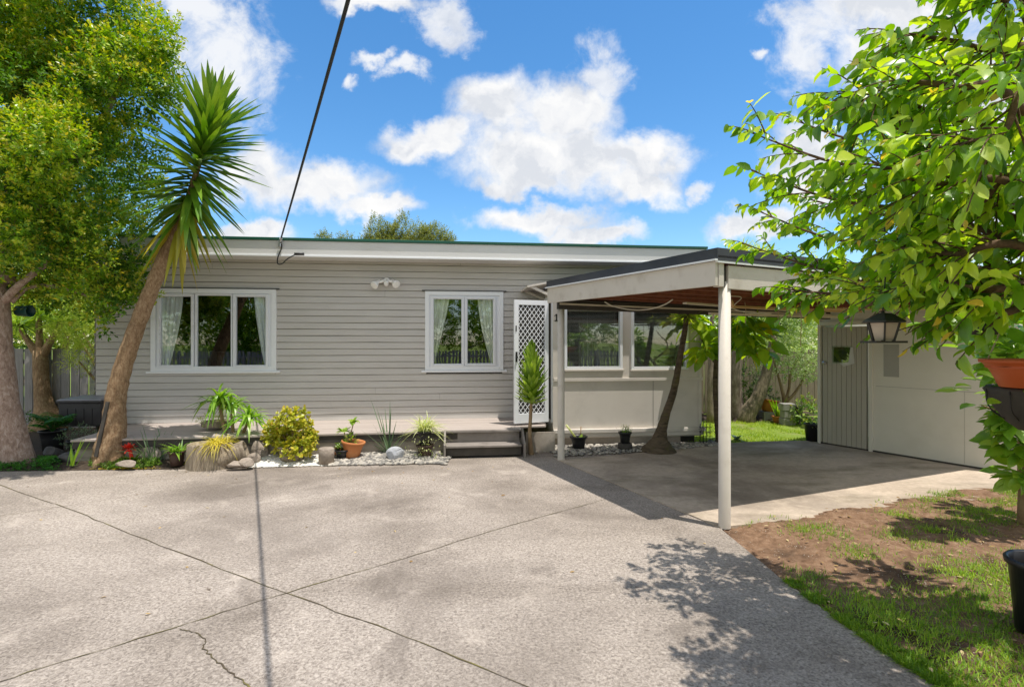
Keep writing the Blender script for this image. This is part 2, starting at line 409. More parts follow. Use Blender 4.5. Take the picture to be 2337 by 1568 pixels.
pmat('string', (.45, .36, .24), (.55, .45, .3), 20, .9)
pmat('galvanised', (.55, .55, .54), (.4, .4, .4), 20, .35, metallic=.8)
pmat('terracotta', (.50, .17, .055), (.58, .24, .09), 5, .75, .12, 60, dirt=(.62, .40, .26), dirt_scale=4, dirt_amt=.45)
pmat('orange_plastic', (.52, .10, .03), (.60, .15, .05), 4, .45, dirt=(.38, .12, .06), dirt_scale=5, dirt_amt=.4)
pmat('fence_grey', (.25, .235, .235), (.36, .34, .34), 6, .85, .5, 30, stretch=(6, 6, .6), dirt=(.11, .10, .10), dirt_scale=2, dirt_amt=.5)
pmat('fence_brown', (.20, .16, .11), (.31, .26, .18), 6, .9, .5, 30, stretch=(6, 6, .6), dirt=(.06, .07, .035), dirt_scale=1.5, dirt_amt=.6)
pmat('box_plastic', (.033, .03, .033), (.05, .046, .05), 4, .5, .1, 120)
pmat('box_lid', (.22, .215, .235), (.28, .275, .295), 3, .45)
pmat('cement_block', (.26, .25, .235), (.36, .345, .32), 14, .95, .5, 90, dirt=(.14, .14, .12), dirt_amt=.5)
pmat('rock_brown', (.27, .22, .18), (.42, .36, .30), 7, .9, .7, 30, dirt=(.16, .13, .11), dirt_scale=5, dirt_amt=.6, bdist=.02)
pmat('rock_blue', (.36, .38, .42), (.52, .53, .55), 7, .85, .7, 25, dirt=(.2, .21, .24), dirt_scale=5, dirt_amt=.6, bdist=.02)
pmat('rock_dark', (.06, .06, .062), (.13, .125, .12), 8, .85, .7, 30, bdist=.02)
pmat('stump_grey', (.20, .155, .11), (.46, .385, .29), 14, .95, .9, 26, stretch=(2.2, 2.2, .22), dirt=(.10, .08, .06), dirt_scale=3, dirt_amt=.6, bdist=.03)
pmat('stump_end', (.42, .34, .24), (.55, .46, .34), 9, .95, .5, 30)
pmat('mat_rubber', (.03, .03, .032), (.06, .06, .062), 30, .9, .6, 120)
pmat('garage_paint', (.74, .70, .615), (.79, .75, .66), 2.2, .6, .06, 80, dirt=(.64, .60, .51), dirt_scale=1.2, dirt_amt=.45)
pmat('garage_door_paint', (.46, .42, .355), (.52, .475, .405), 3, .6, .1, 60, stretch=(4, 4, .6), dirt=(.36, .32, .26), dirt_amt=.4)
pmat('garage_seam', (.42, .40, .35), (.48, .46, .40), 4, .8)
pmat('seam_dark', (.16, .15, .13), (.22, .2, .18), 4, .8)
pmat('curtain_white', (.86, .90, .94), (.92, .94, .96), 8, .85)
pmat('net_curtain', (.78, .80, .72), (.86, .87, .80), 8, .85)
pmat('blind_slat', (.52, .51, .48), (.58, .57, .53), 8, .5)
pmat('insect_mesh', (.05, .045, .042), (.07, .062, .058), 60, .7)
pmat('lamp_white', (.92, .91, .89), (.88, .87, .85), 10, .3)
pmat('lamp_glass', (.50, .40, .31), (.60, .50, .40), 4, .25)
pmat('lamp_frame', (.03, .027, .023), (.055, .05, .042), 8, .5)
pmat('hose_green', (.01, .05, .05), (.02, .07, .065), 6, .4)
pmat('red_petal', (.65, .02, .015), (.75, .05, .02), 8, .5)
pmat('pale_petal', (.75, .55, .52), (.7, .62, .6), 8, .6)
pmat('paper', (.72, .70, .66), (.6, .58, .55), 8, .8)
pmat('sign_grey', (.40, .385, .345), (.45, .43, .39), 4, .7)
pmat('white_pebble', (.74, .70, .62), (.82, .80, .74), 30, .8)
pmat('mulch', (.045, .032, .022), (.09, .065, .045), 18, .95, .9, 60, bdist=.03)
barkmat('bark_tree', (.42, .30, .24), (.64, .53, .47), (.18, .12, .09), 26, (1, 1, .5), .9)
barkmat('bark_yucca', (.36, .235, .135), (.60, .45, .29), (.15, .09, .05), 40, (1, 1, .45), 1.0)
barkmat('bark_palm', (.12, .09, .06), (.20, .155, .10), (.035, .027, .02), 10, (.6, .6, 3), .6, moss=(.12, .12, .03))
barkmat('bark_grey', (.27, .215, .17), (.42, .36, .30), (.13, .095, .07), 12, (1, 1, .5), .7)
barkmat('bark_olive', (.20, .165, .11), (.32, .27, .19), (.09, .07, .045), 14, (1, 1, .6), .7)
barkmat('bark_cherry', (.13, .08, .05), (.22, .14, .085), (.06, .04, .03), 14, (1, 1, 1), .5)
barkmat('stem_tan', (.32, .22, .13), (.42, .32, .2), (.2, .12, .07), 14, (1, 1, .5), .4)
leafmat('leaf_lilly', (.05, .15, .012), (.20, .36, .022), (.54, .61, .045), tip=(.80, .52, .06), trans=.30, rough=.34, clump=1.5, tipamt=.75, spec=.5, rw=.5, nw=.5)
leafmat('leaf_hollow_shade', (.03, .085, .01), (.075, .18, .018), (.18, .31, .03), trans=.28, rough=.5, clump=1.3, spec=.25)  # darker leaf colour painted in for the shade of the crown hollows
leafmat('leaf_cherry', (.05, .14, .015), (.20, .37, .026), (.54, .64, .07), tip=(.66, .42, .07), trans=.45, rough=.30, spec=.6, clump=2.2, tipamt=.9)
leafmat('leaf_yucca', (.045, .13, .014), (.12, .25, .02), (.28, .40, .045), tip=(.45, .34, .03), trans=.15, rough=.3, clump=3, tipamt=.95)
leafmat('leaf_dracaena', (.10, .20, .02), (.23, .36, .04), (.42, .55, .09), trans=.3, rough=.35, clump=6)
leafmat('leaf_strap', (.09, .21, .02), (.20, .38, .035), (.36, .52, .08), trans=.35, rough=.35, clump=6)
leafmat('leaf_sedge', (.30, .27, .03), (.55, .47, .04), (.68, .60, .14), trans=.3, rough=.5, clump=6)
leafmat('leaf_variegated', (.30, .38, .12), (.50, .55, .24), (.68, .70, .42), trans=.3, rough=.4, clump=8)
leafmat('leaf_jade', (.22, .28, .02), (.42, .46, .03), (.60, .58, .07), tip=(.58, .24, .06), trans=.18, rough=.35, clump=5, tipamt=.6)
leafmat('leaf_blue', (.07, .13, .07), (.14, .22, .12), (.24, .33, .2), trans=.2, rough=.5, clump=6)
leafmat('leaf_fern', (.02, .10, .012), (.05, .2, .02), (.11, .30, .04), trans=.35, rough=.45, clump=4)
leafmat('leaf_cover', (.05, .13, .015), (.12, .24, .025), (.26, .38, .05), tip=(.5, .36, .03), trans=.25, rough=.5, clump=5)
leafmat('leaf_light', (.16, .25, .03), (.34, .44, .06), (.58, .62, .16), trans=.4, rough=.45, clump=2)
leafmat('leaf_silver', (.16, .28, .06), (.38, .50, .15), (.85, .88, .70), trans=.3, rough=.4, clump=2)
leafmat('leaf_big', (.09, .20, .016), (.23, .38, .03), (.45, .58, .05), tip=(.62, .50, .02), trans=.4, rough=.35, clump=2, tipamt=.9)
leafmat('leaf_conifer', (.10, .13, .03), (.22, .25, .05), (.40, .41, .11), trans=.2, rough=.6, clump=.8)
leafmat('leaf_dark', (.03, .075, .01), (.07, .15, .016), (.15, .25, .03), trans=.25, rough=.4, clump=.6)
leafmat('grass', (.075, .17, .012), (.17, .32, .02), (.38, .49, .05), trans=.35, rough=.5, clump=1.5)

def concrete(name, dark, light, speck=42, stain=(.16, .145, .13), stain_amt=.5, contrast=(.36, .64), moss=None, bump=.5):
    m, nt, N, L, out = _new(name)
    b = N.new('ShaderNodeBsdfPrincipled'); L.new(b.outputs[0], out.inputs[0]); v = _coords(nt)
    sp = _noise(nt, v, speck, 3, .65, .8)
    col = _ramp(nt, sp, [(contrast[0], dark), (contrast[1], light)])
    big = _noise(nt, v, .55, 7, .62, .4)
    col = _mix(nt, col, stain, _range(nt, big, .44, .64, 0, stain_amt, True))
    sm = _noise(nt, v, 2.3, 6, .66, .3)
    col = _mix(nt, col, tuple(min(1, x * 1.3) for x in light), _range(nt, sm, .54, .72, 0, .32, True))
    col = _mix(nt, col, tuple(x * .8 for x in dark), _range(nt, _noise(nt, v, 1.1, 8, .7, 1.2), .55, .68, 0, .45, True))
    wear = _noise(nt, _coords(nt, (1, 1.6, 1)), .42, 8, .6, .6)
    col = _mix(nt, col, _ramp(nt, wear, [(.36, (.70, .68, .65)), (.5, (.95, .935, .91)), (.64, (1.1, 1.09, 1.07))]), 1.0, 'MULTIPLY')
    fine = _noise(nt, v, 190, 2)
    col = _mix(nt, col, (.07, .065, .06), _range(nt, fine, .60, .78, 0, .55, True))
    if moss: col = _mix(nt, col, moss, _range(nt, _noise(nt, _coords(nt, (.5, 1.4, 1)), 1.3, 6), .5, .72, 0, .7, True))
    L.new(col, b.inputs['Base Color']); b.inputs['Roughness'].default_value = .92; b.inputs['Specular IOR Level'].default_value = .2
    L.new(_bump(nt, sp, bump, .008), b.inputs['Normal'])
concrete('driveway_concrete', (.185, .158, .138), (.50, .445, .395), speck=56, contrast=(.32, .67), stain=(.175, .15, .13), stain_amt=.55)
concrete('slab_concrete', (.46, .385, .31), (.60, .505, .41), speck=16, contrast=(.3, .7), stain=(.19, .16, .135), stain_amt=.6, moss=(.17, .15, .095), bump=.15)
concrete('foundation', (.40, .36, .31), (.48, .43, .38), speck=14, contrast=(.3, .7), stain=(.25, .2, .16))

def soilmat():
    m, nt, N, L, out = _new('soil'); b = N.new('ShaderNodeBsdfPrincipled'); L.new(b.outputs[0], out.inputs[0]); v = _coords(nt)
    col = _ramp(nt, _noise(nt, v, 14, 8, .7), [(.3, (.15, .085, .05)), (.55, (.30, .185, .115)), (.75, (.42, .29, .195))])
    col = _mix(nt, col, (.07, .045, .03), _range(nt, _noise(nt, v, 1.5, 5), .5, .68, 0, .85, True))
    vo = N.new('ShaderNodeTexVoronoi'); vo.inputs['Scale'].default_value = 55; L.new(v, vo.inputs['Vector'])
    col = _mix(nt, col, (.55, .5, .43), _math(nt, 'MULTIPLY', _math(nt, 'LESS_THAN', vo.outputs['Distance'], .17), _range(nt, _noise(nt, v, 6, 3), .5, .6)))
    L.new(col, b.inputs['Base Color']); b.inputs['Roughness'].default_value = .97; b.inputs['Specular IOR Level'].default_value = .15
    L.new(_bump(nt, _noise(nt, v, 30, 8, .75), .9, .03), b.inputs['Normal'])
soilmat()
def lawnmat():
    m, nt, N, L, out = _new('lawn_grass'); b = N.new('ShaderNodeBsdfPrincipled'); L.new(b.outputs[0], out.inputs[0]); v = _coords(nt)
    col = _ramp(nt, _noise(nt, v, 30, 6, .7), [(.3, (.12, .2, .02)), (.6, (.26, .36, .04)), (.8, (.38, .44, .08))])
    col = _mix(nt, col, (.32, .25, .15), _range(nt, _noise(nt, v, 1.6, 5), .5, .7, 0, .6, True))
    L.new(col, b.inputs['Base Color']); b.inputs['Roughness'].default_value = .95
    L.new(_bump(nt, _noise(nt, v, 80, 5), .8, .03), b.inputs['Normal'])
lawnmat()
def pebblemat(name, stops):
    m, nt, N, L, out = _new(name); b = N.new('ShaderNodeBsdfPrincipled'); L.new(b.outputs[0], out.inputs[0])
    g = N.new('ShaderNodeNewGeometry'); col = _ramp(nt, g.outputs['Random Per Island'], stops)
    col = _mix(nt, col, (.2, .18, .16), _range(nt, _noise(nt, _coords(nt), 60, 4), .5, .75, 0, .4))
    L.new(col, b.inputs['Base Color']); b.inputs['Roughness'].default_value = .75
pebblemat('pebble_grey', [(0, (.12, .115, .11)), (.35, (.26, .245, .22)), (.7, (.40, .37, .32)), (1, (.54, .50, .43))])
pebblemat('pebble_white', [(0, (.62, .58, .5)), (.5, (.78, .75, .69)), (1, (.85, .84, .8))])
def glassmat(name, refl=.10, tint=(.95, .97, .96)):
    m, nt, N, L, out = _new(name)
    t = N.new('ShaderNodeBsdfTransparent'); t.inputs[0].default_value = (*tint, 1)
    g = N.new('ShaderNodeBsdfGlossy'); g.inputs['Roughness'].default_value = .015; g.inputs[0].default_value = (.95, .97, 1, 1)
    lw = N.new('ShaderNodeLayerWeight'); lw.inputs[0].default_value = .5
    f = _math(nt, 'MULTIPLY_ADD', _math(nt, 'POWER', lw.outputs['Facing'], 4.0), .9, refl)
    wb = _bump(nt, _noise(nt, _coords(nt), 1.7, 2), .06, .02); L.new(wb, g.inputs['Normal'])
    mx = N.new('ShaderNodeMixShader'); L.new(f, mx.inputs[0]); L.new(t.outputs[0], mx.inputs[1]); L.new(g.outputs[0], mx.inputs[2]); L.new(mx.outputs[0], out.inputs[0])
glassmat('window_glass')
glassmat('lamp_pane', .1, (.8, .7, .6))

# ================================================================ ground
mb = MB(); mb.quad((-900, -900, -.06), (900, -900, -.06), (900, 900, -.06), (-900, 900, -.06))
struct(mb.build('ground', 'lawn_grass'))
BED = [G(-900, 1075), G(0, 1075), G(430, 1070), G(580, 1067), G(730, 1063), G(1020, 1058)]   # far edge of the driveway, left to right
EDGE = [G(1647, 1208), G(1712, 1261), G(1776, 1314.6), G(1854.5, 1371), G(1956, 1444), G(2054, 1510), G(2147.5, 1568), np.array([2.12, 1.8, 0]), np.array([2.3, 0, 0]), np.array([2.6, -4, 0]), np.array([3.0, -16, 0])]
A = np.array([.694, 7.44, 0]); B = np.array([1.91, 4.725, 0])
dF = nrm(np.array([.92, .388, 0])); dS = nrm(np.array([-1.216, 2.715, 0]))
far = [np.array([-.93, 7.15, 0]), np.array([-.95, 7.95, 0]), np.array([.45, 8.2, 0]), np.array([.7, 8.5, 0]), np.array([3.3, 8.85, 0]), G(1700, 1012)]
poly = [np.array([-30, -16, 0])] + [np.array([-30, 6.9, 0])] + BED + far + [np.array([3.6, 6.9, 0]), np.array([1.95, 4.78, 0])] + EDGE
mb = MB(); top = np.array(poly); bot = top + (0, 0, -.2); n = len(poly)
mb.add(np.vstack([top, bot]), [list(range(n))[::-1]] + [[i, (i + 1) % n, n + (i + 1) % n, n + i] for i in range(n)])
driveway = struct(mb.build('driveway', 'driveway_concrete'))
# joints and a crack in the driveway: thin dark strips with moss in them
pmat('joint_dark', (.07, .05, .04), (.14, .12, .05), 7, .95, .6, 60, dirt=(.30, .27, .04), dirt_scale=1.7, dirt_amt=.95)
def strip(pts, w, name):
    P = curve_pts(pts, 60 if len(pts) > 2 else 40); P[:, 2] = .004
    d = nrm(np.gradient(P, axis=0)); s_ = np.stack([-d[:, 1], d[:, 0], 0 * d[:, 0]], 1)
    ww = .55 * w * rng.uniform(.5, 1.5, len(P))[:, None]; P = P + s_ * rng.normal(size=(len(P), 1)) * w * .35
    mb = MB(); k = len(P); mb.add(np.vstack([P + s_ * ww / 2, P - s_ * ww / 2]), np.array([[i, k + i, k + i + 1, i + 1] for i in range(k - 1)]))
    return mb.build(name, 'joint_dark', driveway)
def S(x, y): return G(x / 1.0817, y / 1.0817)
strip([S(-400, 1045), S(0, 1197), S(158, 1252), S(325, 1319), S(706, 1464), S(1000, 1571), S(1290, 1690), S(1900, 1930)], .013, 'joint')
strip([S(-600, 1930), S(0, 1684), S(300, 1590), S(706, 1464), S(1000, 1378), S(1250, 1300), S(1493, 1233)], .012, 'joint')
strip([S(-400, 1330), S(0, 1274), S(158, 1250), S(380, 1216), S(600, 1190)], .008, 'joint')
strip([S(445, 1553), S(484, 1564), S(509, 1583), S(503, 1601), S(539, 1635), S(582, 1669), S(616, 1696), S(680, 1760)], .012, 'crack')
# carport slab
g0 = np.array([5.08, 8.68, 0]); g1 = np.array([6.30, 6.53, 0])
sl = [np.array([1.86, 4.70, 0]), S(2020, 1279), S(2244, 1259), S(2402, 1237), np.array([6.05, 6.32, 0]), np.array([6.5, 6.55, 0]), np.array([5.3, 8.9, 0]), G(1862, 1006), G(1700, 1010), G(1600, 1019), G(1460, 1034.5), G(1300, 1050), np.array([.62, 7.5, 0])]
mb = MB(); top = np.array(sl) + (0, 0, .012); bot = top + (0, 0, -.2); n = len(sl)
mb.add(np.vstack([top, bot]), [list(range(n))] + [[i, n + i, n + (i + 1) % n, (i + 1) % n] for i in range(n)])
struct(mb.build('carport_slab', 'slab_concrete'))
# soil and lawn beside the driveway (a gently lumpy sheet)
def lump(x, y): return .02 * np.sin(x * 2.1 + 1) * np.sin(y * 1.7) + .012 * np.sin(x * 5.3 + y * 3.1) + .008 * np.sin(x * 11 - y * 9)
Le = np.array([np.array([1.88, 4.70, 0])] + [e for e in EDGE[1:]]); Re = np.array([np.array([6.3, 6.5, 0])] + [np.array([9 + .3 * i, 6.5 - .9 * i, 0]) for i in range(1, len(EDGE) - 1)] + [np.array([14, -16, 0])])
ns, ntt = 150, 90; si = np.linspace(0, len(Le) - 1, ns)
Lp = np.stack([np.interp(si, range(len(Le)), Le[:, k]) for k in range(3)], 1); Rp = np.stack([np.interp(si, range(len(Re)), Re[:, k]) for k in range(3)], 1)
tt = np.linspace(0, 1, ntt) ** 1.3
Pg = Lp[:, None] * (1 - tt[None, :, None]) + Rp[:, None] * tt[None, :, None]
edge_f = np.minimum(1, np.minimum(tt[None, :] / .06, np.linspace(0, 1, ns)[:, None] / .02 + .15))
Pg[..., 2] = -.012 + edge_f * (.035 + lump(Pg[..., 0], Pg[..., 1])) + .006 * rng.normal(size=Pg.shape[:2])
mb = MB(); mb.add(Pg.reshape(-1, 3), np.array([[i * ntt + j, (i + 1) * ntt + j, (i + 1) * ntt + j + 1, i * ntt + j + 1] for i in range(ns - 1) for j in range(ntt - 1)]), smooth=True)
struct(mb.build('soil_bed', 'soil'))
# grass on it
def grass(name, pts, hmin, hmax, w, label):
    n = len(pts); d = nrm(np.stack([.5 * rng.normal(size=n), .5 * rng.normal(size=n), np.ones(n)], 1))
    mb = MB(); mb.blades(pts, d, rng.uniform(hmin, hmax, n), w, rng.uniform(.1, .6, n), seg=3, fold=.2, prof='taper')
    return stuff(mb.build(name, 'grass'), label, 'grass')
pts = []
n = 330000; X = rng.uniform(1.95, 7.5, n); Y = rng.uniform(1.6, 5.8, n)
xe = np.interp(Y, [1.8, 2.53, 3.37, 4.67, 6], [2.14, 2.07, 1.95, 1.9, 4.5])
ys = -(X - 1.9) * .0 + Y
cl = np.array([[rng.uniform(2, 7), rng.uniform(2.0, 5.6)] for _ in range(90)]); cr = rng.uniform(.05, .22, 90)
nn_ = np.zeros(n)
for (cx_, cy_), r_ in zip(cl, cr): nn_ = np.maximum(nn_, np.exp(-((X - cx_) ** 2 + (Y - cy_) ** 2) / r_ ** 2))
base_p = np.clip((3.95 - Y + .12 * (X - 2) + .35 * np.sin(X * 3.1) * np.sin(Y * 4.3 + 1)) / .9, 0, 1) * (.5 + .5 * (np.sin(X * 6.7 + Y * 3) * np.sin(Y * 7.1 - X * 2) > -.25))
bare = np.exp(-((X - 2.45) ** 2 / .35 ** 2 + (Y - 3.75) ** 2 / .3 ** 2)) + .8 * np.exp(-((X - 3.1) ** 2 / .25 ** 2 + (Y - 2.95) ** 2 / .15 ** 2))
far_p = np.clip((Y - 4.3), 0, 1) * np.clip((X - 3.6) / 1.2, 0, 1) * .45 * (np.sin(X * 9) * np.sin(Y * 11 + X) > 0)
hole = np.sin(X * 13.1 + 2 * np.sin(Y * 5)) * np.sin(Y * 14.3 + 2 * np.sin(X * 4)) > .28
prob = np.clip((1 - .75 * hole) * base_p * (1 - bare) * .9 + nn_ * .55 * (Y < 5.2) + far_p, 0, 1)
ok = (X > xe + .02) & (Y < 4.72 + (X - 1.9) * .40) & (rng.random(n) < prob * .8)
P3 = np.stack([X, Y, .02 + lump(X, Y)], 1)[ok]
P3 = P3[:90000]
grass('grass', P3, .025, .075, .006, 'patchy green grass growing through the brown soil')
# grass creeping over the edge of the driveway
Ed = np.array(EDGE); n = 9000; s_ = rng.uniform(2.2, 7.3, n); s_ = s_[np.sin(s_ * 9) + np.sin(s_ * 23 + 1) + 1.1 * rng.normal(size=n) * .6 > -.7 + .9 * (s_ < 3.4)]; n = len(s_)
P3 = np.stack([np.interp(s_, range(len(Ed)), Ed[:, 0]) + np.abs(rng.normal(size=n)) * .07 - .015, np.interp(s_, range(len(Ed)), Ed[:, 1]), np.full(n, .0)], 1)
mb = MB(); mb.blades(P3, nrm(np.stack([.6 * rng.normal(size=n) - .2, .5 * rng.normal(size=n), np.ones(n)], 1)), rng.uniform(.03, .09, n), .006, rng.uniform(.2, .8, n), seg=3, fold=.2, prof='taper')
stuff(mb.build('grass_fringe', 'grass'), 'longer grass fringe creeping over the driveway edge', 'grass')
# leaf litter on the soil and a little on the driveway
leafmat('litter', (.16, .08, .03), (.38, .25, .10), (.60, .50, .28), trans=.1, rough=.8)
nl = 520; X = rng.uniform(1.95, 6.5, nl); Y = rng.uniform(2.2, 5.6, nl); ok = Y < 4.7 + (X - 1.9) * .4; X, Y = X[ok], Y[ok]; z = .035 + lump(X, Y)
Xd = rng.uniform(-6, 1.8, 60); Yd = np.concatenate([rng.uniform(3, 6.9, 40), rng.uniform(6.5, 7, 20)]); P3 = np.concatenate([np.stack([X, Y, z], 1), np.stack([Xd, Yd, np.full(60, .006)], 1)]); n = len(P3)
mb = MB(); mb.leaves(P3, rsph(n) * (1, 1, .12), np.array([[0, 0, 1.]]) + .25 * rng.normal(size=(n, 3)), rng.uniform(.015, .05, n), .016, 'ovate')
stuff(mb.build('leaf_litter', 'litter'), 'scattered dry brown leaf litter on the soil and concrete', 'leaf litter')
# backyard lawn
LW = [G(1560, 1012), G(1862, 1004), np.array([9.5, 9.2, 0]), np.array([9.5, 13.6, 0]), np.array([2.5, 13.6, 0])]
mb = MB(); nx, ny = 60, 50
g = np.array([[x, y, -.03 + .04 * (y - 8.6) / 3 + lump(x * 1.3, y * 1.2) * .6] for y in np.linspace(8.35, 13.6, ny) for x in np.linspace(2.4, 10, nx)])
mb.add(g, np.array([[j * nx + i, j * nx + i + 1, (j + 1) * nx + i + 1, (j + 1) * nx + i] for j in range(ny - 1) for i in range(nx - 1)]), smooth=True)
struct(mb.build('back_lawn', 'lawn_grass'))
n = 16000; X = rng.uniform(3.0, 7.4, n); Y = rng.uniform(8.7, 11.2, n); ok = (Y > 8.75 + .25 * np.sin(X * 3)) & (np.sin(X * 4 + Y * 2) * np.sin(Y * 5 - X) > -.5)
P3 = np.stack([X, Y, -.03 + .04 * (Y - 8.6) / 3 + 0 * X], 1)[ok]
n = len(P3); mb = MB(); mb.blades(P3, nrm(np.stack([.5 * rng.normal(size=n), .5 * rng.normal(size=n), np.ones(n)], 1)), rng.uniform(.03, .08, n), .012, .3, seg=2, prof='taper')
leafmat('lawn_blade', (.14, .24, .02), (.28, .40, .03), (.45, .52, .07), trans=.35, rough=.5, clump=1.5)
stuff(mb.build('lawn_grass_blades', 'lawn_blade'), 'bright sunlit short grass of the back lawn', 'grass')
# garden bed along the house
mb = MB(); nx, ny = 150, 26
def bedY(x): return np.interp(x, [-12, G(0, 1075)[0], G(430, 1070)[0], G(580, 1067)[0], G(730, 1063)[0], G(1020, 1058)[0], -.93], [6.9, G(0, 1075)[1], G(430, 1070)[1], G(580, 1067)[1], G(730, 1063)[1], G(1020, 1058)[1], 7.16])
def bed_z(x, y): return .004 + .05 * np.clip((y - bedY(x)) / .25, 0, 1) + .012 * np.sin(x * 7 + y * 5) * np.clip((y - bedY(x)) / .1, 0, 1) * np.clip((-.96 - x) / .2, 0, 1) - .05 * np.clip((y - bedY(x)) / .25, 0, 1) * np.clip(1 - (-.96 - x) / .25, 0, 1)
gx = np.linspace(-12, -.95, nx); gv = []
for j in range(ny):
    t = j / (ny - 1)
    for x in gx:
        y0 = bedY(x) - .02; y1 = 8.05 if x > -6.1 else 12.5
        y = y0 + (y1 - y0) * t ** (1 if x > -6.1 else 1.6); gv.append((x, y, bed_z(x, y)))
mb.add(np.array(gv), np.array([[j * nx + i, j * nx + i + 1, (j + 1) * nx + i + 1, (j + 1) * nx + i] for j in range(ny - 1) for i in range(nx - 1)]), smooth=True)
struct(mb.build('garden_bed', 'mulch'))
# pebbles
def ico():
    import bmesh
    bm = bmesh.new(); bmesh.ops.create_icosphere(bm, subdivisions=2, radius=1.0)
    V = np.array([v.co[:] for v in bm.verts]); F = np.array([[v.index for v in f.verts] for f in bm.faces]); bm.free(); return V, F
ICV, ICF = ico()
def pebbles(name, pts, smin, smax, m, label):
    mb = MB(); n = len(pts); k = len(ICV)
    s_ = rng.uniform(smin, smax, (n, 1)) * np.stack([rng.uniform(.8, 1.4, n), rng.uniform(.6, 1, n), rng.uniform(.4, .7, n)], 1)
    a = rng.uniform(0, 6.28, n); V = ICV[None] * (1 + .1 * rng.normal(size=(n, k, 1)) * .6) * s_[:, None]
    x = V[..., 0] * np.cos(a)[:, None] - V[..., 1] * np.sin(a)[:, None]; y = V[..., 0] * np.sin(a)[:, None] + V[..., 1] * np.cos(a)[:, None]
    V = np.stack([x, y, V[..., 2]], -1) + pts[:, None]
    mb.add(V.reshape(-1, 3), (ICF[None] + (np.arange(n) * k)[:, None, None]).reshape(-1, 3), smooth=True)
    return stuff(mb.build(name, m), label, 'pebbles')
def scatter_poly(n, x0, x1, yf, yb):
    X = rng.uniform(x0, x1, n); a = yf(X); b = yb(X); Y = a + (b - a) * rng.random(n); return X, Y
X, Y = scatter_poly(1500, G(735, 1063)[0], -.98, lambda x: bedY(x) + .03, lambda x: np.full_like(x, 7.85))
xf = rng.uniform(G(735, 1063)[0], -.93, 260); xs_ = rng.uniform(-.99, -.90, 70); X = np.concatenate([X, xf, xs_]); Y = np.concatenate([Y, bedY(xf) + rng.uniform(-.03, .06, 260), rng.uniform(7.14, 7.8, 70)])
pebbles('grey_pebbles', np.stack([X, Y, bed_z(X, Y) + .012], 1), .018, .042, 'pebble_grey', 'grey and tan river pebbles beside the steps')
X, Y = scatter_poly(3600, G(566, 1067)[0], G(742, 1063)[0], lambda x: bedY(x) + .02, lambda x: np.full_like(x, 7.9))
xf = rng.uniform(G(566, 1067)[0], G(742, 1063)[0], 420); X = np.concatenate([X, xf]); Y = np.concatenate([Y, bedY(xf) + rng.uniform(-.03, .05, 420)])
pebbles('white_pebbles', np.stack([X, Y, bed_z(X, Y) + .008], 1), .010, .024, 'pebble_white', 'bright white pebbles around the jade plant')
XP = np.array([.65, 1.6, 2.6, 3.1, 3.6])
X, Y = scatter_poly(1100, .62, 3.45, lambda x: np.interp(x, XP, [7.62, 7.83, 8.15, 8.38, 8.55]), lambda x: np.interp(x, XP, [8.4, 8.52, 8.62, 8.68, 8.85]))
pebbles('pale_pebbles', np.stack([X, Y, .02 + 0 * X], 1), .016, .038, 'pebble_grey', 'pale pebbles along the foot of the porch wall')
X, Y = scatter_poly(420, -.2, .75, lambda x: np.full_like(x, 7.95), lambda x: np.full_like(x, 8.3))
pebbles('loose_pebbles', np.stack([X, Y, .012 + 0 * X], 1), .012, .03, 'pebble_grey', 'loose pebbles around the foot of the potted dracaena')
# ================================================================ house
H = HOUSE
house = empty('house', H.O, H.a)
tag(house, 'low grey weatherboard house with white windows and a thin green roof edge', 'house')
EV = -.44
uL = H.u(220); PO = -.78; pu0 = H.u(1262, PO); pu1 = H.u(1600, PO); uR = pu1 - .006
WZ0, WZ1 = .36, 3.06
def rect(x0, x1, y0, y1, off):
    """window outline on the wall plane (local u0, u1, z0, z1) from what bounds it in view"""
    xm = (x0 + x1) / 2
    return H.u(x0, off), H.u(x1, off), H.z(xm, y1, off), H.z(xm, y0, off)
bigw = rect(343, 630, 659, 847, -.03); smallw = rect(970, 1149, 665, 845, -.03)
def boards(mb, u0, u1, z0, z1, ex, holes, y=0.0, t=.015):
    z = z0
    while z < z1 - .01:
        zt = min(z + ex, z1); jit = rng.normal() * .0012
        segs = [(u0, u1)]
        for (a, b, c, d) in holes:
            if c < zt - .02 and d > z + .02:
                new = []
                for s0, s1 in segs:
                    if s1 <= a or s0 >= b: new.append((s0, s1)); continue
                    if s0 < a: new.append((s0, a))
                    if s1 > b: new.append((b, s1))
                segs = new
        cut = []
        for s0, s1 in segs:
            c_ = rng.uniform(u0, u1)
            cut += [(s0, c_ - .0012), (c_ + .0012, s1)] if s0 + .4 < c_ < s1 - .4 else [(s0, s1)]
        for s0, s1 in cut:
            k = max(2, int((s1 - s0) / .35)); us = np.linspace(s0, s1, k)
            wob = .0016 * np.sin(us * 3.1 + z * 20) + .001 * rng.normal(size=k)
            row = lambda yy, zz_: np.stack([us, np.full(k, yy) + (wob if yy < y - .01 else 0), np.full(k, zz_) + wob], 1)
            g_ = .0095
            V = H.w(np.vstack([row(y + .02, z + jit), row(y - t, z + jit), row(y - t, z + jit + .006), row(y - .004, zt - g_), row(y + .02, zt - g_), row(y + .02, zt + .004)]))
            mb.add(V, np.array([[r_ * k + i, r_ * k + i + 1, (r_ + 1) * k + i + 1, (r_ + 1) * k + i] for r_ in range(5) for i in range(k - 1)]))
        z = zt
    return mb
def inset(r, d): return (r[0] + d, r[1] - d, r[2] + d, r[3] - d)
mb = MB(); boards(mb, uL, uR, WZ0, WZ1, .1095, [inset(bigw, .02), inset(smallw, .02), (pu0, pu1, 0, 2.55)])
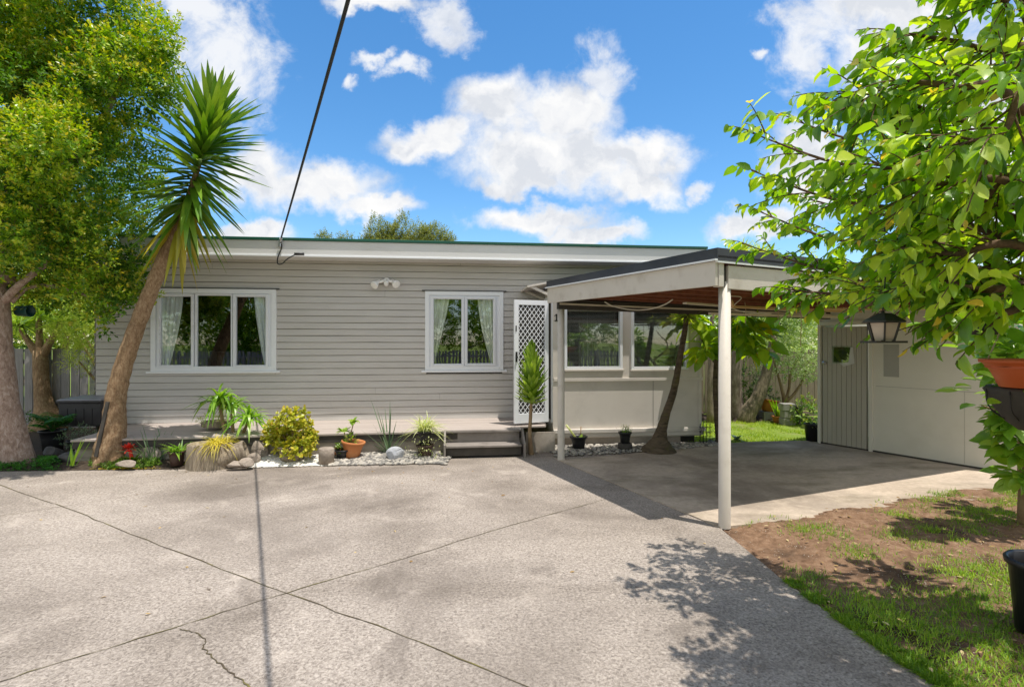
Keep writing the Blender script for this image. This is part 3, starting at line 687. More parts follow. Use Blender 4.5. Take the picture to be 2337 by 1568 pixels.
house_wall = mb.build('weatherboard_wall', 'weatherboard_paint', house)
# corner board, side wall boards, rear wall, and the dark inside of the rooms
mb = MB()
mb.box(uL - .012, uL, .0, 6.4, 0, 3.2, H); mb.box(uR, uR + .012, .0, 6.4, 0, 3.2, H); mb.box(uL, uR, 6.39, 6.4, 0, 3.2, H)
zz = WZ0
while zz < 3.1:
    V = H.w(np.array([[uL - .032, -.012, zz], [uL - .032, 6.4, zz], [uL - .012, 6.4, zz + .112], [uL - .012, -.012, zz + .112]])); mb.add(V, np.array([[0, 1, 2, 3]])); zz += .1095
mb.build('side_wall', 'weatherboard_paint', house)
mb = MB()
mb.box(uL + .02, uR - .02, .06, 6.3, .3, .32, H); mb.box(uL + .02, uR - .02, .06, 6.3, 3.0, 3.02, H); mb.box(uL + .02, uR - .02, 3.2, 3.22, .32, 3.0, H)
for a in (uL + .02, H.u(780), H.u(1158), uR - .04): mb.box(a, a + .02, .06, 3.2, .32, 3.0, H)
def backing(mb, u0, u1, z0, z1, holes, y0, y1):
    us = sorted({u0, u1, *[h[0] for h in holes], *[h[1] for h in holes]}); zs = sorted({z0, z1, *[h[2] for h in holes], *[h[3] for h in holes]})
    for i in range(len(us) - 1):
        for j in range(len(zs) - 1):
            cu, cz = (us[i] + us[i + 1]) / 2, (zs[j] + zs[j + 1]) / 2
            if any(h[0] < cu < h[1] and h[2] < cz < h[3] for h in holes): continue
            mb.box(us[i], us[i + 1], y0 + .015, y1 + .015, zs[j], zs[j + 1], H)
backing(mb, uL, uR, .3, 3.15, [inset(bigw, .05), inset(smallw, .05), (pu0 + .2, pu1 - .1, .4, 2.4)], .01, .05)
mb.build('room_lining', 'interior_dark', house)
# foundation under the wall
mb = MB(); mb.box(uL, uR, .02, .06, -.05, .36, H); mb.build('foundation', 'foundation', house)
# fascia, soffit and roof
ft = H.z(900, 554.5, EV); fb = H.z(900, 590, EV)
fl, fr = H.u(415, EV), H.u(1612, EV)
mb = MB(); mb.box(fl - .9, fr, EV, EV + .025, fb + .03, ft, H)
mb.build('fascia_board', 'fascia_paint', house, bevel=.003)
mb = MB(); mb.box(fl - .9, fr, EV - .012, EV + .036, fb, fb + .03, H); mb.build('fascia_trim', 'white_paint', house, bevel=.004)
mb = MB(); mb.box(fl - .9, fr, EV + .036, .0, fb + .005, fb + .017, H); mb.build('soffit', 'fascia_paint', house)
mb = MB()
mb.box(fl - .92, fr + .02, EV - .025, 6.8, ft + .002, ft + .045, H)
V = []
mb.build('roof', 'green_steel', house, bevel=.006)

def frame_rect(mb, u0, u1, z0, z1, w, y0, y1):
    mb.box(u0, u0 + w, y0, y1, z0, z1, H); mb.box(u1 - w, u1, y0, y1, z0, z1, H)
    mb.box(u0 + w, u1 - w, y0, y1, z0, z0 + w, H); mb.box(u0 + w, u1 - w, y0, y1, z1 - w, z1, H)
def window(r, panes, off, trim, head=True, sill=True, slide=.05, sillx=.06):
    u0, u1, z0, z1 = r
    mb = MB(); frame_rect(mb, u0, u1, z0, z1, trim, off - .03, off + .06)
    w = mb.build('window', 'white_paint', house, bevel=.003)
    for (px0, px1, py0, py1, op) in panes:
        a0, a1 = H.u(px0, off), H.u(px1, off); xm = (px0 + px1) / 2; c0, c1 = H.z(xm, py1, off), H.z(xm, py0, off)
        sw = .045 if op else .032; yo = off - .036 if op else off - .022
        mb = MB(); frame_rect(mb, a0 - sw, a1 + sw, c0 - sw, c1 + sw, sw - .012, yo, off + .03)
        mb2 = mb; frame_rect(mb2, a0 - .012, a1 + .012, c0 - .012, c1 + .012, .012, yo + .012, off + .03)
        mb.build('sash', 'white_aluminium', w, bevel=.002)
        mb = MB(); mb.box(a0, a1, off + .005, off + .009, c0, c1, H); mb.build('pane', 'window_glass', w)
    # mullion infill between the sashes
    mb = MB()
    xs = sorted([(H.u(p[0], off) - .045, H.u(p[1], off) + .045) for p in panes])
    edges = [u0 + trim] + [e for x in xs for e in x] + [u1 - trim]
    for i in range(0, len(edges), 2):
        if edges[i + 1] - edges[i] > .004: mb.box(edges[i], edges[i + 1], off - .012, off + .05, z0 + trim, z1 - trim, H)
    zlo = min(H.z((p[0] + p[1]) / 2, p[3], off) for p in panes) - .045; zhi = max(H.z((p[0] + p[1]) / 2, p[2], off) for p in panes) + .045
    for p, x in zip(sorted(panes), xs):
        lo = H.z((p[0] + p[1]) / 2, p[3], off) - .04; hi = H.z((p[0] + p[1]) / 2, p[2], off) + .04
        if lo - (z0 + trim) > .003: mb.box(x[0], x[1], off - .013, off + .05, z0 + trim, lo, H)
        if (z1 - trim) - hi > .003: mb.box(x[0], x[1], off - .013, off + .05, hi, z1 - trim, H)
    mb.build('mullion', 'white_aluminium', w)
    if sill:
        mb = MB(); mb.box(u0 - sillx, u1 + sillx, off - slide, off + .02, z0 - .035, z0 - .001, H); mb.build('sill', 'white_paint', w, bevel=.004)
    if head:
        mb = MB(); mb.box(u0 - .05, u1 + .05, off - .045, off + .01, z1 + .001, z1 + .014, H); mb.build('head_flashing', 'charcoal_steel', w)
    return w
window(bigw, [(368, 437, 677, 833, True), (451, 527, 675, 836, False), (540, 607, 678, 833, True)], 0, .075)
window(smallw, [(990, 1053, 683, 830, True), (1067, 1125, 684, 829, True)], 0, .07)

# ---------------------------------------------------------------- porch (projecting room)
PZ1 = 2.56
pA = rect(1288, 1421, 699, 843, PO - .02); pB = rect(1441, 1571, 699, 843, PO - .02)
lz0, lz1 = H.z(1420, 870, PO - .03), H.z(1420, 862.5, PO - .03)
bz0, bz1 = H.z(1430, 993, PO - .05), H.z(1430, 979, PO - .05)
mb = MB(); holes = [inset(pA, .02), inset(pB, .02)]
us = sorted({pu0, pu1, *[h[0] for h in holes], *[h[1] for h in holes]}); zs = sorted({.12, PZ1, *[h[2] for h in holes], *[h[3] for h in holes]})
for i in range(len(us) - 1):
    for j in range(len(zs) - 1):
        cu, cz = (us[i] + us[i + 1]) / 2, (zs[j] + zs[j + 1]) / 2
        if any(h[0] < cu < h[1] and h[2] < cz < h[3] for h in holes): continue
        mb.box(us[i], us[i + 1], PO, PO + .06, zs[j], zs[j + 1], H)
mb.box(pu0, pu0 + .06, PO + .06, 0, .12, PZ1, H); mb.box(pu1 - .06, pu1, PO + .06, 0.3, .12, PZ1, H)
porch = mb.build('porch_wall', 'porch_paint', house)
mb = MB(); mb.box(pu0 - .02, pu1 + .04, PO - .19, .2, PZ1, PZ1 + .05, H); mb.build('porch_roof', 'charcoal_steel', house)
mb = MB(); mb.box(pu0 + .01, pu1 + .02, PO - .028, PO - .001, lz0, lz1, H); mb.build('porch_ledge', 'porch_paint', house, bevel=.005)
mb = MB(); mb.box(pu0 + .0, pu1 + .05, PO - .07, PO - .001, bz0 + .045, bz1 + .01, H); mb.box(pu0 + .0, pu1 + .03, PO - .045, PO - .001, bz0 - .02, bz0 + .043, H); mb.build('base_ledge', 'porch_paint', house, bevel=.008)
for (a_, b_, c_, d_) in ((pu0 - .004, pu0 + .1, bz1 + .012, lz0 - .002), (pu0 - .004, pu0 + .1, lz1 + .002, PZ1), (pu1 - .055, pu1 + .004, bz1 + .012, lz0 - .002), (pu1 - .055, pu1 + .004, lz1 + .002, PZ1)):
    mb = MB(); mb.box(a_, b_, PO - .014, PO - .001, c_, d_, H); mb.build('corner_trim', 'porch_paint', house, bevel=.003)
mb = MB(); mb.box((pu0 + pu1) / 2 + .42, (pu0 + pu1) / 2 + .425, PO - .004, PO - .0005, bz1 + .012, lz0, H); mb.build('sheet_seam', 'seam_dark', house)
mb = MB(); mb.box(pu0 + .02, pu1 - .35, PO + .02, PO + .1, -.05, bz0 - .022, H); mb.build('porch_foundation', 'foundation', house)
# shaded void at the end of the porch base, painted as a dark panel
mb = MB(); mb.box(pu1 - .34, pu1 - .02, PO + .2, PO + .24, -.05, bz0 - .02, H); mb.build('subfloor_shade_panel', 'deck_dark', house)
def porch_window(r, px):
    off = PO
    mb = MB(); frame_rect(mb, r[0], r[1], r[2], r[3], .045, off - .03, off + .07)
    w = mb.build('window', 'white_paint', house, bevel=.003)
    mb = MB(); mb.box(r[0] + .045, r[1] - .045, off + .012, off + .016, r[2] + .045, r[3] - .045, H); mb.build('pane', 'window_glass', w)
    mb = MB(); mb.box(r[0] - .015, r[1] + .02, off - .045, off - .0, r[2] - .028, r[2] - .001, H); mb.build('sill', 'porch_paint', w, bevel=.003)
    return w
porch_window(pA, 0); porch_window(pB, 1)
mb = MB(); mb.box(pu0 + .07, pu1 - .07, PO + .07, 2.9, .3, .32, H); mb.build('porch_floor', 'interior_dark', house)
mb = MB(); mb.box(pu0 + .07, pu1 - .07, PO + .07, -.03, 2.5, 2.52, H); mb.build('porch_ceiling', 'interior_dark', house)
# house number on the corner of the porch
un = H.u(1270, PO - .015); zn = H.z(1270, 725, PO - .015); hs_ = .058
mb = MB(); y0, y1 = PO - .024, PO - .0145
mb.box(un - .008, un + .012, y0, y1, zn - hs_ + .016, zn + hs_, H); mb.box(un - .03, un + .034, y0, y1, zn - hs_, zn - hs_ + .0155, H)
mb.add(H.w(np.array([[un - .009, y0, zn + hs_], [un - .034, y0, zn + hs_ - .028], [un - .034, y0, zn + hs_ - .044], [un - .009, y0, zn + hs_ - .022]])), np.array([[0, 1, 2, 3]]))
mb.build('house_number', 'black_metal', house)
# hood over the entrance and the entrance itself on the side wall of the porch
mb = MB(); hz_ = H.z(1250, 653, -.45)
c = np.array([[pu0 - .42, -.80, hz_ - .035], [pu0 - .002, -.80, hz_ + .05], [pu0 - .002, -.02, hz_ + .05], [pu0 - .42, -.02, hz_ - .035]])
V = H.w(np.vstack([c, c - (0, 0, .03)])); mb.add(V, np.array([[0, 1, 2, 3], [7, 6, 5, 4], [0, 4, 5, 1], [1, 5, 6, 2], [2, 6, 7, 3], [3, 7, 4, 0]]))
hood = mb.build('entry_hood', 'carport_paint', house)
for yy_ in (-.76, -.06):
    mb = MB(); mb.beam(H.p(pu0 - .35, yy_, hz_ - .05), H.p(pu0 - .003, yy_, hz_ - .2), .035, .04); mb.build('hood_bracket', 'carport_paint', hood)
mb = MB(); mb.box(pu0 - .006, pu0 - .001, -.70, -.08, .40, 2.36, H); mb.build('entry_door', 'interior_dark', house)
mb = MB(); mb.box(pu0 - .02, pu0 - .0015, -.77, -.70, .38, 2.43, H); mb.box(pu0 - .02, pu0 - .0015, -.08, -.02, .38, 2.43, H); mb.box(pu0 - .02, pu0 - .0015, -.70, -.08, 2.36, 2.43, H); mb.build('door_frame', 'white_paint', house)
# screen door swung open
DL = np.array([(1173 - CX) / FPX * 8.25, 8.25, 0]); DR = np.array([(1251 - CX) / FPX * 8.47, 8.47, 0])
dd_ = DR - DL; DF = Frame(DL, math.atan2(dd_[1], dd_[0])); dw = np.linalg.norm(dd_); dz0, dz1 = .393, 2.333
mb = MB()
for a in ((0, .075, 0), (dw - .065, dw, 0)): mb.box(a[0], a[1], -.018, .018, dz0, dz1, DF)
mb.box(.075, dw - .065, -.018, .018, dz0, dz0 + .15, DF); mb.box(.075, dw - .065, -.018, .018, dz1 - .075, dz1, DF)
sd = mb.build('screen_door', 'white_aluminium', house, bevel=.003)
mb = MB(); mb.quad(*DF.w(np.array([[.07, .006, dz0 + .14], [dw - .06, .006, dz0 + .14], [dw - .06, .006, dz1 - .07], [.07, .006, dz1 - .07]]))); mb.build('insect_screen', 'insect_mesh', sd)
mb = MB(); x0, x1, zb, zt = .073, dw - .063, dz0 + .148, dz1 - .073; sl_ = 1.31
def seg_clip(sgn, c):
    pts_ = []
    for x in (x0, x1):
        z = c + sgn * sl_ * x
        if zb <= z <= zt: pts_.append((x, z))
    for z in (zb, zt):
        x = (z - c) / (sgn * sl_)
        if x0 < x < x1: pts_.append((x, z))
    return pts_[:2] if len(pts_) >= 2 else None
for sgn in (1, -1):
    for k in range(-60, 120):
        q = seg_clip(sgn, zb + k * .1)
        if q and (q[0][0] - q[1][0]) ** 2 + (q[0][1] - q[1][1]) ** 2 > 1e-4: mb.beam(DF.p(q[0][0], -.004 * (1 + .2 * sgn), q[0][1]), DF.p(q[1][0], -.004 * (1 + .2 * sgn), q[1][1]), 0.0098, .007, up=DF.n)
mb.build('diamond_grille', 'white_aluminium', sd)
mb = MB(); mb.box(.018, .05, -.03, -.0185, 1.36, 1.52, DF); mb.box(.022, .046, -.06, -.0305, 1.42, 1.45, DF); mb.build('handle', 'black_metal', sd, bevel=.003)
mb = MB(); mb.box(.02, .036, -.026, -.0185, 1.84, 1.93, DF); mb.build('door_latch', 'black_metal', sd)

# curtains behind the glass
def curtain(px_top, px_bot, y_top, y_bot, off, m, label, waves=6, bulge=0.0):
    nu, nv = 60, 24; V = []
    for j in range(nv):
        t = j / (nv - 1); e = t ** 1.5
        a = px_top[0] + (px_bot[0] - px_top[0]) * e; b = px_top[1] + (px_bot[1] - px_top[1]) * (e + bulge * math.sin(t * math.pi))
        zt_ = H.z((a + b) / 2, y_top, off); zb_ = H.z((a + b) / 2, y_bot, off)
        for i in range(nu):
            s_ = i / (nu - 1); u = H.u(a + (b - a) * s_, off)
            V.append((u, off + .028 * math.sin(s_ * waves * 6.28 + .8 * math.sin(t * 3)) * (.6 + .4 * math.sin(s_ * 17)), zt_ + (zb_ - zt_) * t))
    mb = MB(); mb.add(H.w(np.array(V)), np.array([[j * nu + i, j * nu + i + 1, (j + 1) * nu + i + 1, (j + 1) * nu + i] for j in range(nv - 1) for i in range(nu - 1)]), smooth=True)
    o = mb.build('curtain', m, origin=H.p(H.u(px_top[0], off), off, 1.0)); return tag(o, label, 'curtain')
curtain((364, 418), (366, 386), 672, 838, .06, 'curtain_white', 'pale blue curtain gathered at the left side of the wide window', 5)
curtain((580, 612), (604, 614), 674, 838, .06, 'curtain_white', 'pale blue curtain gathered at the right side of the wide window', 4, .5)
curtain((986, 1026), (988, 991), 679, 832, .06, 'net_curtain', 'sheer curtain swept to the left side of the two pane window', 5, .1)
curtain((1090, 1130), (1121, 1131), 680, 832, .06, 'net_curtain', 'sheer curtain swept to the right side of the two pane window', 5, .1)
def blind(r, label, drop=1.0):
    mb = MB(); z = r[3] - .05
    while z > r[2] + .05:
        mb.add(H.w(np.array([[r[0] + .05, PO + .10, z], [r[1] - .05, PO + .10, z], [r[1] - .05, PO + .122, z + .011], [r[0] + .05, PO + .122, z + .011]])), np.array([[0, 1, 2, 3]])); z -= .021
    for f in (.12, .42, .9): mb.box(r[0] + (r[1] - r[0]) * f, r[0] + (r[1] - r[0]) * f + .004, PO + .097, PO + .099, r[2] + .05, r[3] - .05, H)
    mb.box(r[0] + .05, r[1] - .05, PO + .095, PO + .125, r[3] - .08, r[3] - .05, H)
    o = mb.build('venetian_blind', 'blind_slat', origin=H.p(r[0], PO + .1, r[2])); return tag(o, label, 'blind')
blind(pA, 'thin slatted blind behind the porch window nearest the screen door')
blind(pB, 'thin slatted blind behind the porch window nearest the leaning palm')
mb = MB()   # pale blue chair inside the porch
cu = H.u(1347, PO + .5); cz = .45
for dx in (-.17, .17): mb.tube([H.p(cu + dx, PO + .62, .33), H.p(cu + dx * .95, PO + .62, 1.0), H.p(cu + dx * .85, PO + .66, 1.72)], .018)
for dx in (-.09, 0, .09): mb.tube([H.p(cu + dx, PO + .62, 1.0), H.p(cu + dx * .9, PO + .66, 1.66)], .011)
mb.tube([H.p(cu - .15, PO + .655, 1.70), H.p(cu + .15, PO + .655, 1.70)], .02); mb.box(cu - .2, cu + .2, PO + .3, PO + .64, .96, 1.0, H)
for dx in (-.17, .17): mb.tube([H.p(cu + dx, PO + .33, .33), H.p(cu + dx, PO + .33, .96)], .018)
tag(mb.build('chair', 'curtain_white', origin=H.p(cu, PO + .5, .33)), 'pale blue spindle back chair inside the porch window', 'chair')

# ---------------------------------------------------------------- security flood light on the wall
fl_ = H.p(H.u(882, -.06), -.02, H.z(882, 640, -.06)); fx = H.d; fy = -H.n
light = empty('flood_light', fl_); tag(light, 'white twin spotlight sensor lamp on the grey wall between the windows', 'wall light')
def orient(d):
    return np.array(Vector(d).to_track_quat('Z', 'Y').to_matrix())
mb = MB(); mb.lathe([(0, 0), (.045, 0), (.05, .02), (.042, .05), (.0, .06)], fl_, M=orient(fy)); mb.build('base', 'lamp_white', light)
for s_, dz, dxx in ((-1, -.08, -.19), (1, -.055, .17)):
    p0 = fl_ + fy * .04; p1 = fl_ + fx * dxx * .75 + fy * .08 + np.array([0, 0, dz * .55]); p2 = fl_ + fx * dxx + fy * .14 + np.array([0, 0, dz])
    mb = MB(); mb.tube([p0, p1], .022); ax = nrm(p2 - p1 + np.array([0, 0, -.02]))
    mb.lathe([(.0, -.06), (.026, -.055), (.03, .0), (.052, .05), (.066, .085), (.066, .10), (.058, .104), (0, .098)], p1, M=orient(ax)); mb.build('spotlight', 'lamp_white', light)
mb = MB(); mb.lathe([(0, .05), (.035, .045), (.04, 0), (.03, -.03), (0, -.05)], fl_ + fy * .07 + np.array([0, 0, -.06])); mb.build('sensor', 'lamp_white', light)
# second small lamp half hidden behind the big tree foliage
l2 = H.p(H.u(322, -.05), -.03, H.z(322, 722, -.05)); light2 = empty('wall_lamp', l2); tag(light2, 'small white lamp beside the wide window, half hidden by leaves', 'wall light')
mb = MB(); mb.lathe([(0, 0), (.045, 0), (.045, .03), (0, .04)], l2, M=orient(fy)); mb.build('base', 'lamp_white', light2)
mb = MB(); mb.tube([l2 + fy * .03, l2 + fy * .1 + (0, 0, -.04)], .02); mb.lathe([(0, .05), (.04, .03), (.055, -.04), (.05, -.08), (0, -.09)], l2 + fy * .12 + np.array([0, 0, -.06])); mb.build('shade', 'lamp_white', light2)

# ---------------------------------------------------------------- power line
a0 = H.p(H.u(640, EV - .03), EV - .03, H.z(640, 549, EV - .03)); a1 = np.array([-1.03, 3.16, 3.72]); dirc = nrm(a1 - a0)
pts = []
for t in np.linspace(0, 1, 40):
    p = a0 + (a1 - a0) * t * 3.6; p[2] = a0[2] + (a1[2] - a0[2]) * t * 3.6 * (.9 + .1 * t) - .22 * math.sin(math.pi * min(1, t)) * 1.0 + .10 * t; pts.append(p)
mb = MB(); mb.tube(pts, .012, 8)
tag(mb.build('power_cable', 'cable_black', origin=a0), 'black overhead power cable running from the roof edge up over the driveway', 'cable')
an = empty('cable_anchor', a0); tag(an, 'small galvanised insulator clamp holding the power cable at the roof edge', 'bracket')
mb = MB(); mb.box(H.u(640, EV - .03) - .03, H.u(640, EV - .03) + .03, EV - .045, EV - .027, a0[2] - .07, a0[2] + .0, H); mb.tube([a0 + (0, 0, -.04) , a0 + dirc * .12], .018); mb.build('clamp', 'galvanised', an)
mb = MB(); mb.lathe([(0, -.12), (.015, -.12), (.022, -.09), (.012, -.075), (.024, -.06), (.012, -.045), (0, -.04)], a0 + fy * .02); mb.build('insulator', 'galvanised', an)
q = [H.p(H.u(x, EV - .05), EV - .05, H.z(x, y, EV - .05)) for x, y in ((643, 556), (642, 568), (634, 588), (634, 602), (644, 602), (655, 592), (672, 582))]
mb = MB(); mb.tube(curve_pts(q, 40), .009, 8); q2 = [H.p(H.u(x, EV - .05), EV - .05, H.z(x, y, EV - .05)) for x, y in ((672, 580), (694, 580))]; mb.tube(q2, .02, 8)
tag(mb.build('drop_cable', 'cable_black', origin=q[0]), 'looped black service cable dangling below the roof edge', 'cable')

# ---------------------------------------------------------------- deck and steps
dzt = .36; dy0 = -1.26
deck = empty('deck', H.p(uL, dy0, 0), H.a); tag(deck, 'low beige painted timber deck along the front of the house', 'deck')
ud1 = H.u(1258, -1.0)
DK = Frame((-1.03, 7.76, 0), R(8.4)); dkl = DK.u(160, 0); dkr = DK.u(1190, 0)
mb = MB(); y = 0.0
while y < 1.62:
    xr = min(DK.u(1246, y), 2.0) if y > .2 else dkr + .02
    mb.box(dkl + rng.normal() * .003, xr, y, y + .138, dzt - .03, dzt - .001 + .0008 * rng.normal(), DK); y += .143
mb.build('floor_boards', 'deck_paint', deck, bevel=.003)
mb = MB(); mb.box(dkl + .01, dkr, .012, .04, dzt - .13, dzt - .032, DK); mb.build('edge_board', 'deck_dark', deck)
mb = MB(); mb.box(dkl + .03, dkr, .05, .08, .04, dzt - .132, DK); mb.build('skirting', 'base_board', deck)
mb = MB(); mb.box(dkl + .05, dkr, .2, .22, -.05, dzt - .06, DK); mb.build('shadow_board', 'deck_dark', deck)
# end block of the deck beside the porch
mb = MB(); mb.box(H.u(1200, dy0 + .02), ud1 + .01, dy0 - .0, dy0 + .018, .0, dzt - .05, H); mb.build('end_block', 'foundation', deck)
steps = empty('entry_steps', H.p(H.u(1015, -1.5), -1.5, 0), H.a); tag(steps, 'two worn grey timber steps up to the deck by the screen door', 'steps')
s0, s1 = H.u(1013, -1.45), H.u(1193, -1.45)
mb = MB(); mb.box(s0 + .03, s1 - .03, dy0 - .06, dy0 + .02, dzt - .028, dzt + .004, H); mb.build('tread', 'step_paint', steps, bevel=.004)
mb = MB(); mb.box(s0 + .03, s1 - .03, dy0 - .30, dy0 - .0, .155, .185, H); mb.build('tread', 'step_paint', steps, bevel=.004)
mb = MB(); mb.box(s0 + .03, s1 - .03, dy0 - .012, dy0 + .0, .187, dzt - .03, H); mb.build('riser', 'step_paint', steps)
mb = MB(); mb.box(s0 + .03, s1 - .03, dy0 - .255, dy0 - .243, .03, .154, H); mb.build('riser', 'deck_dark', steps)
for xx in (s0, s1 - .0):
    mb = MB(); c = np.array([[xx, dy0 - .32, 0], [xx, dy0 - .32, .20], [xx, dy0 - .05, dzt + .01], [xx, dy0, dzt + .01], [xx, dy0, 0]]); V = H.w(np.vstack([c, c + (.028, 0, 0)]))
    mb.add(V, [[0, 1, 2, 3, 4], [9, 8, 7, 6, 5]] + [[i, 5 + i, 5 + (i + 1) % 5, (i + 1) % 5] for i in range(5)]); mb.build('stringer', 'step_paint', steps)
mb = MB(); DM = Frame(G(1108, 1041), H.a); mb.box(-.26, .27, -.075, .08, .002, .016, DM)
for i in range(26): mb.box(-.255 + i * .02, -.247 + i * .02, -.07, .075, .016, .021, DM)
tag(mb.build('doormat', 'mat_rubber', origin=DM.O), 'dark ribbed rubber doormat on the concrete before the steps', 'doormat')

# ================================================================ carport
F1 = np.array([1.81, 4.62, 0]); F0 = F1 + dS * 3.13
cp = empty('carport', B * (1, 1, 0)); tag(cp, 'flat roofed open carport with cream fascia and round posts', 'carport')
def post(p, ztop, r):
    mb = MB(); mb.lathe([(r * 1.02, 0), (r, .03), (r, ztop), (0, ztop)], p, n=32); return mb.build('post', 'carport_paint', cp)
post(A, 2.27, .05); post(B, 2.20, .052)
zf0b, zf0t, zf1b, zf1t = 2.222, 2.43, 2.155, 2.372
def slab4(mb, a, b, za0, za1, zb0, zb1, off, th):
    """vertical board from a to b between heights, th thick, moved off along its normal"""
    d = nrm(b - a); n_ = np.array([-d[1], d[0], 0])
    c = np.array([[*(a[:2]), za0], [*(b[:2]), zb0], [*(b[:2]), zb1], [*(a[:2]), za1]]); c = c + n_ * off
    V = np.vstack([c, c + n_ * th]); mb.add(V, np.array([[0, 1, 2, 3], [7, 6, 5, 4], [0, 4, 5, 1], [1, 5, 6, 2], [2, 6, 7, 3], [3, 7, 4, 0]]))
mb = MB(); slab4(mb, F0, F1, zf0b, zf0t, zf1b, zf1t, 0, -.032); mb.build('side_fascia', 'carport_paint', cp, bevel=.004)
FR = F1 + dF * 7.2
z_at = lambda t: (2.135 - .012 * t, 2.345 - .012 * t)
Fa = F1 + dF * .12
mb = MB(); slab4(mb, Fa, FR, z_at(.12)[0], z_at(.12)[1], z_at(7.2)[0], z_at(7.2)[1], 0, .032); mb.build('front_fascia', 'carport_paint', cp, bevel=.004)
mb = MB(); mb.beam(F1 + dF * .036 + dS * .03 + (0, 0, 2.15), F1 + dF * .036 + dS * .03 + (0, 0, 2.365), .07, .06, up=(dF[0], dF[1], 0)); mb.build('fascia_end_block', 'carport_paint', cp, bevel=.004)
mb = MB(); mb.beam(F1 + dF * .095 + dS * .04 + (0, 0, 2.16), F1 + dF * .095 + dS * .04 + (0, 0, 2.33), .04, .03, up=(dF[0], dF[1], 0)); mb.build('fascia_bracket', 'deck_dark', cp)
# bargeboard flashing and roof
mb = MB(); F0o = F0 - dF * .03 + dS * .02; F1o = F1 - dF * .03 - dS * .03
slab4(mb, F0o, F1o, 2.446, 2.535, 2.388, 2.485, 0, -.006); FRo = FR - dS * .03
slab4(mb, F1o, FRo, 2.375, 2.485, 2.29, 2.40, 0, .006); mb.build('roof_flashing', 'charcoal_steel', cp)
mb = MB(); slab4(mb, F0o, F1o, 2.431, 2.4455, 2.373, 2.3875, -.002, -.03); slab4(mb, F1o, FRo, 2.358, 2.3745, 2.273, 2.2895, .002, .03); mb.build('flashing_trim', 'white_paint', cp)
B0 = F0 + dF * 5.9 ; 
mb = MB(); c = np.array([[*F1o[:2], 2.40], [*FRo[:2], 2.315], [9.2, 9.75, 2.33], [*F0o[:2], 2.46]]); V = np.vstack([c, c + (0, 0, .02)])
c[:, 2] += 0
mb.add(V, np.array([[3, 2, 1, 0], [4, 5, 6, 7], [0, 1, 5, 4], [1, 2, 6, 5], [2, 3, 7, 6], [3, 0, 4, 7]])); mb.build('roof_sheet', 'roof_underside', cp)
for k in range(7):   # rafters run across, parallel to the front
    t = .25 + k * .46; p = F1 + dS * t; z = 2.265 + .025 * t
    mb = MB(); mb.beam(p + dF * .05 + (0, 0, z), p + dF * (4.9 - max(0, t - 1.6) * .55 - (1.2 if t > 2.9 else 0)) + (0, 0, z - .07), .045, .15); mb.build('rafter', 'red_timber', cp)
for k, s_ in enumerate((.35, 1.5, 2.65, 3.8)):
    mb = MB(); p = F1 + dF * s_; mb.beam(p + dS * .05 + (0, 0, 2.375), p + dS * max(1.2, 3.1 - s_ * .18) + (0, 0, 2.42), .05, .06); mb.build('purlin', 'red_timber', cp)
# rear beam with battens
rb0 = F0 + dF * .08 - dS * .1; rb1 = np.array([5.04, 8.38, 0])
mb = MB(); mb.beam(rb0 + (0, 0, 2.20), rb1 + (0, 0, 2.10), .09, .13); mb.build('rear_beam', 'deck_dark', cp)
mb = MB(); mb.beam(rb0 - dS * .06 + (0, 0, 2.205), rb1 - dS * .06 + (0, 0, 2.10), .02, .025); mb.build('rear_batten', 'cream_batten', cp)
# rear edge fascia so the roof closes at the back
mb = MB(); slab4(mb, F0 + dF * .05, np.array([5.06, 8.62, 0]), 2.27, 2.44, 2.20, 2.36, 0, .02); mb.build('rear_fascia', 'deck_dark', cp)
# timber and cords kept under the roof
def stick(p0, p1, w, h, m, label):
    mb = MB(); mb.beam(p0, p1, w, h); o = mb.build('timber_length', m, origin=(np.array(p0) + np.array(p1)) / 2); return tag(o, label, 'timber', 'timber lengths stored under the carport roof')
stick(at(1563 , 692, 6.0), at(1880, 715, 7.6), .06, .02, 'cream_batten', 'long cream batten stored highest under the carport roof')
stick(at(1620, 716, 6.6), at(1920, 724, 7.4), .05, .03, 'cream_batten', 'cream batten stored lowest across the back of the carport')
stick(at(1665, 700, 6.2), at(1960, 712, 7.0), .09, .025, 'raw_timber', 'raw yellow plank stored under the carport roof by the front post')
stick(at(1870, 706, 6.2), at(2130, 705, 6.0), .11, .02, 'raw_timber', 'raw plank end stored under the roof beside the garage')
stick(at(1665, 686, 5.4), at(1672, 702, 5.45), .05, .03, 'raw_timber', 'short raw timber offcut hanging beside the front post')
def cord(pts, r, m, label, n=40):
    mb = MB(); mb.tube(curve_pts(pts, n), r, 6); o = mb.build('cord', m, origin=pts[0]); return tag(o, label, 'cord')
cord([at(1380, 689, 6.6), at(1400, 699, 6.6), at(1440, 707, 6.5), at(1480, 706, 6.4), at(1515, 696, 6.2), at(1535, 684, 6.0)], .008, 'cable_white', 'white electrical cord looping under the carport rafters')
cord([at(1640, 675, 5.3), at(1690, 678, 5.4), at(1680, 692, 5.4), at(1662, 706, 5.5)], .005, 'cable_white', 'tan cord knotted beside the front carport post')
cord([at(1660, 700, 5.4), at(1700, 712, 5.5), at(1760, 716, 5.7)], .005, 'cable_white', 'thin cord drooping over the stored planks')
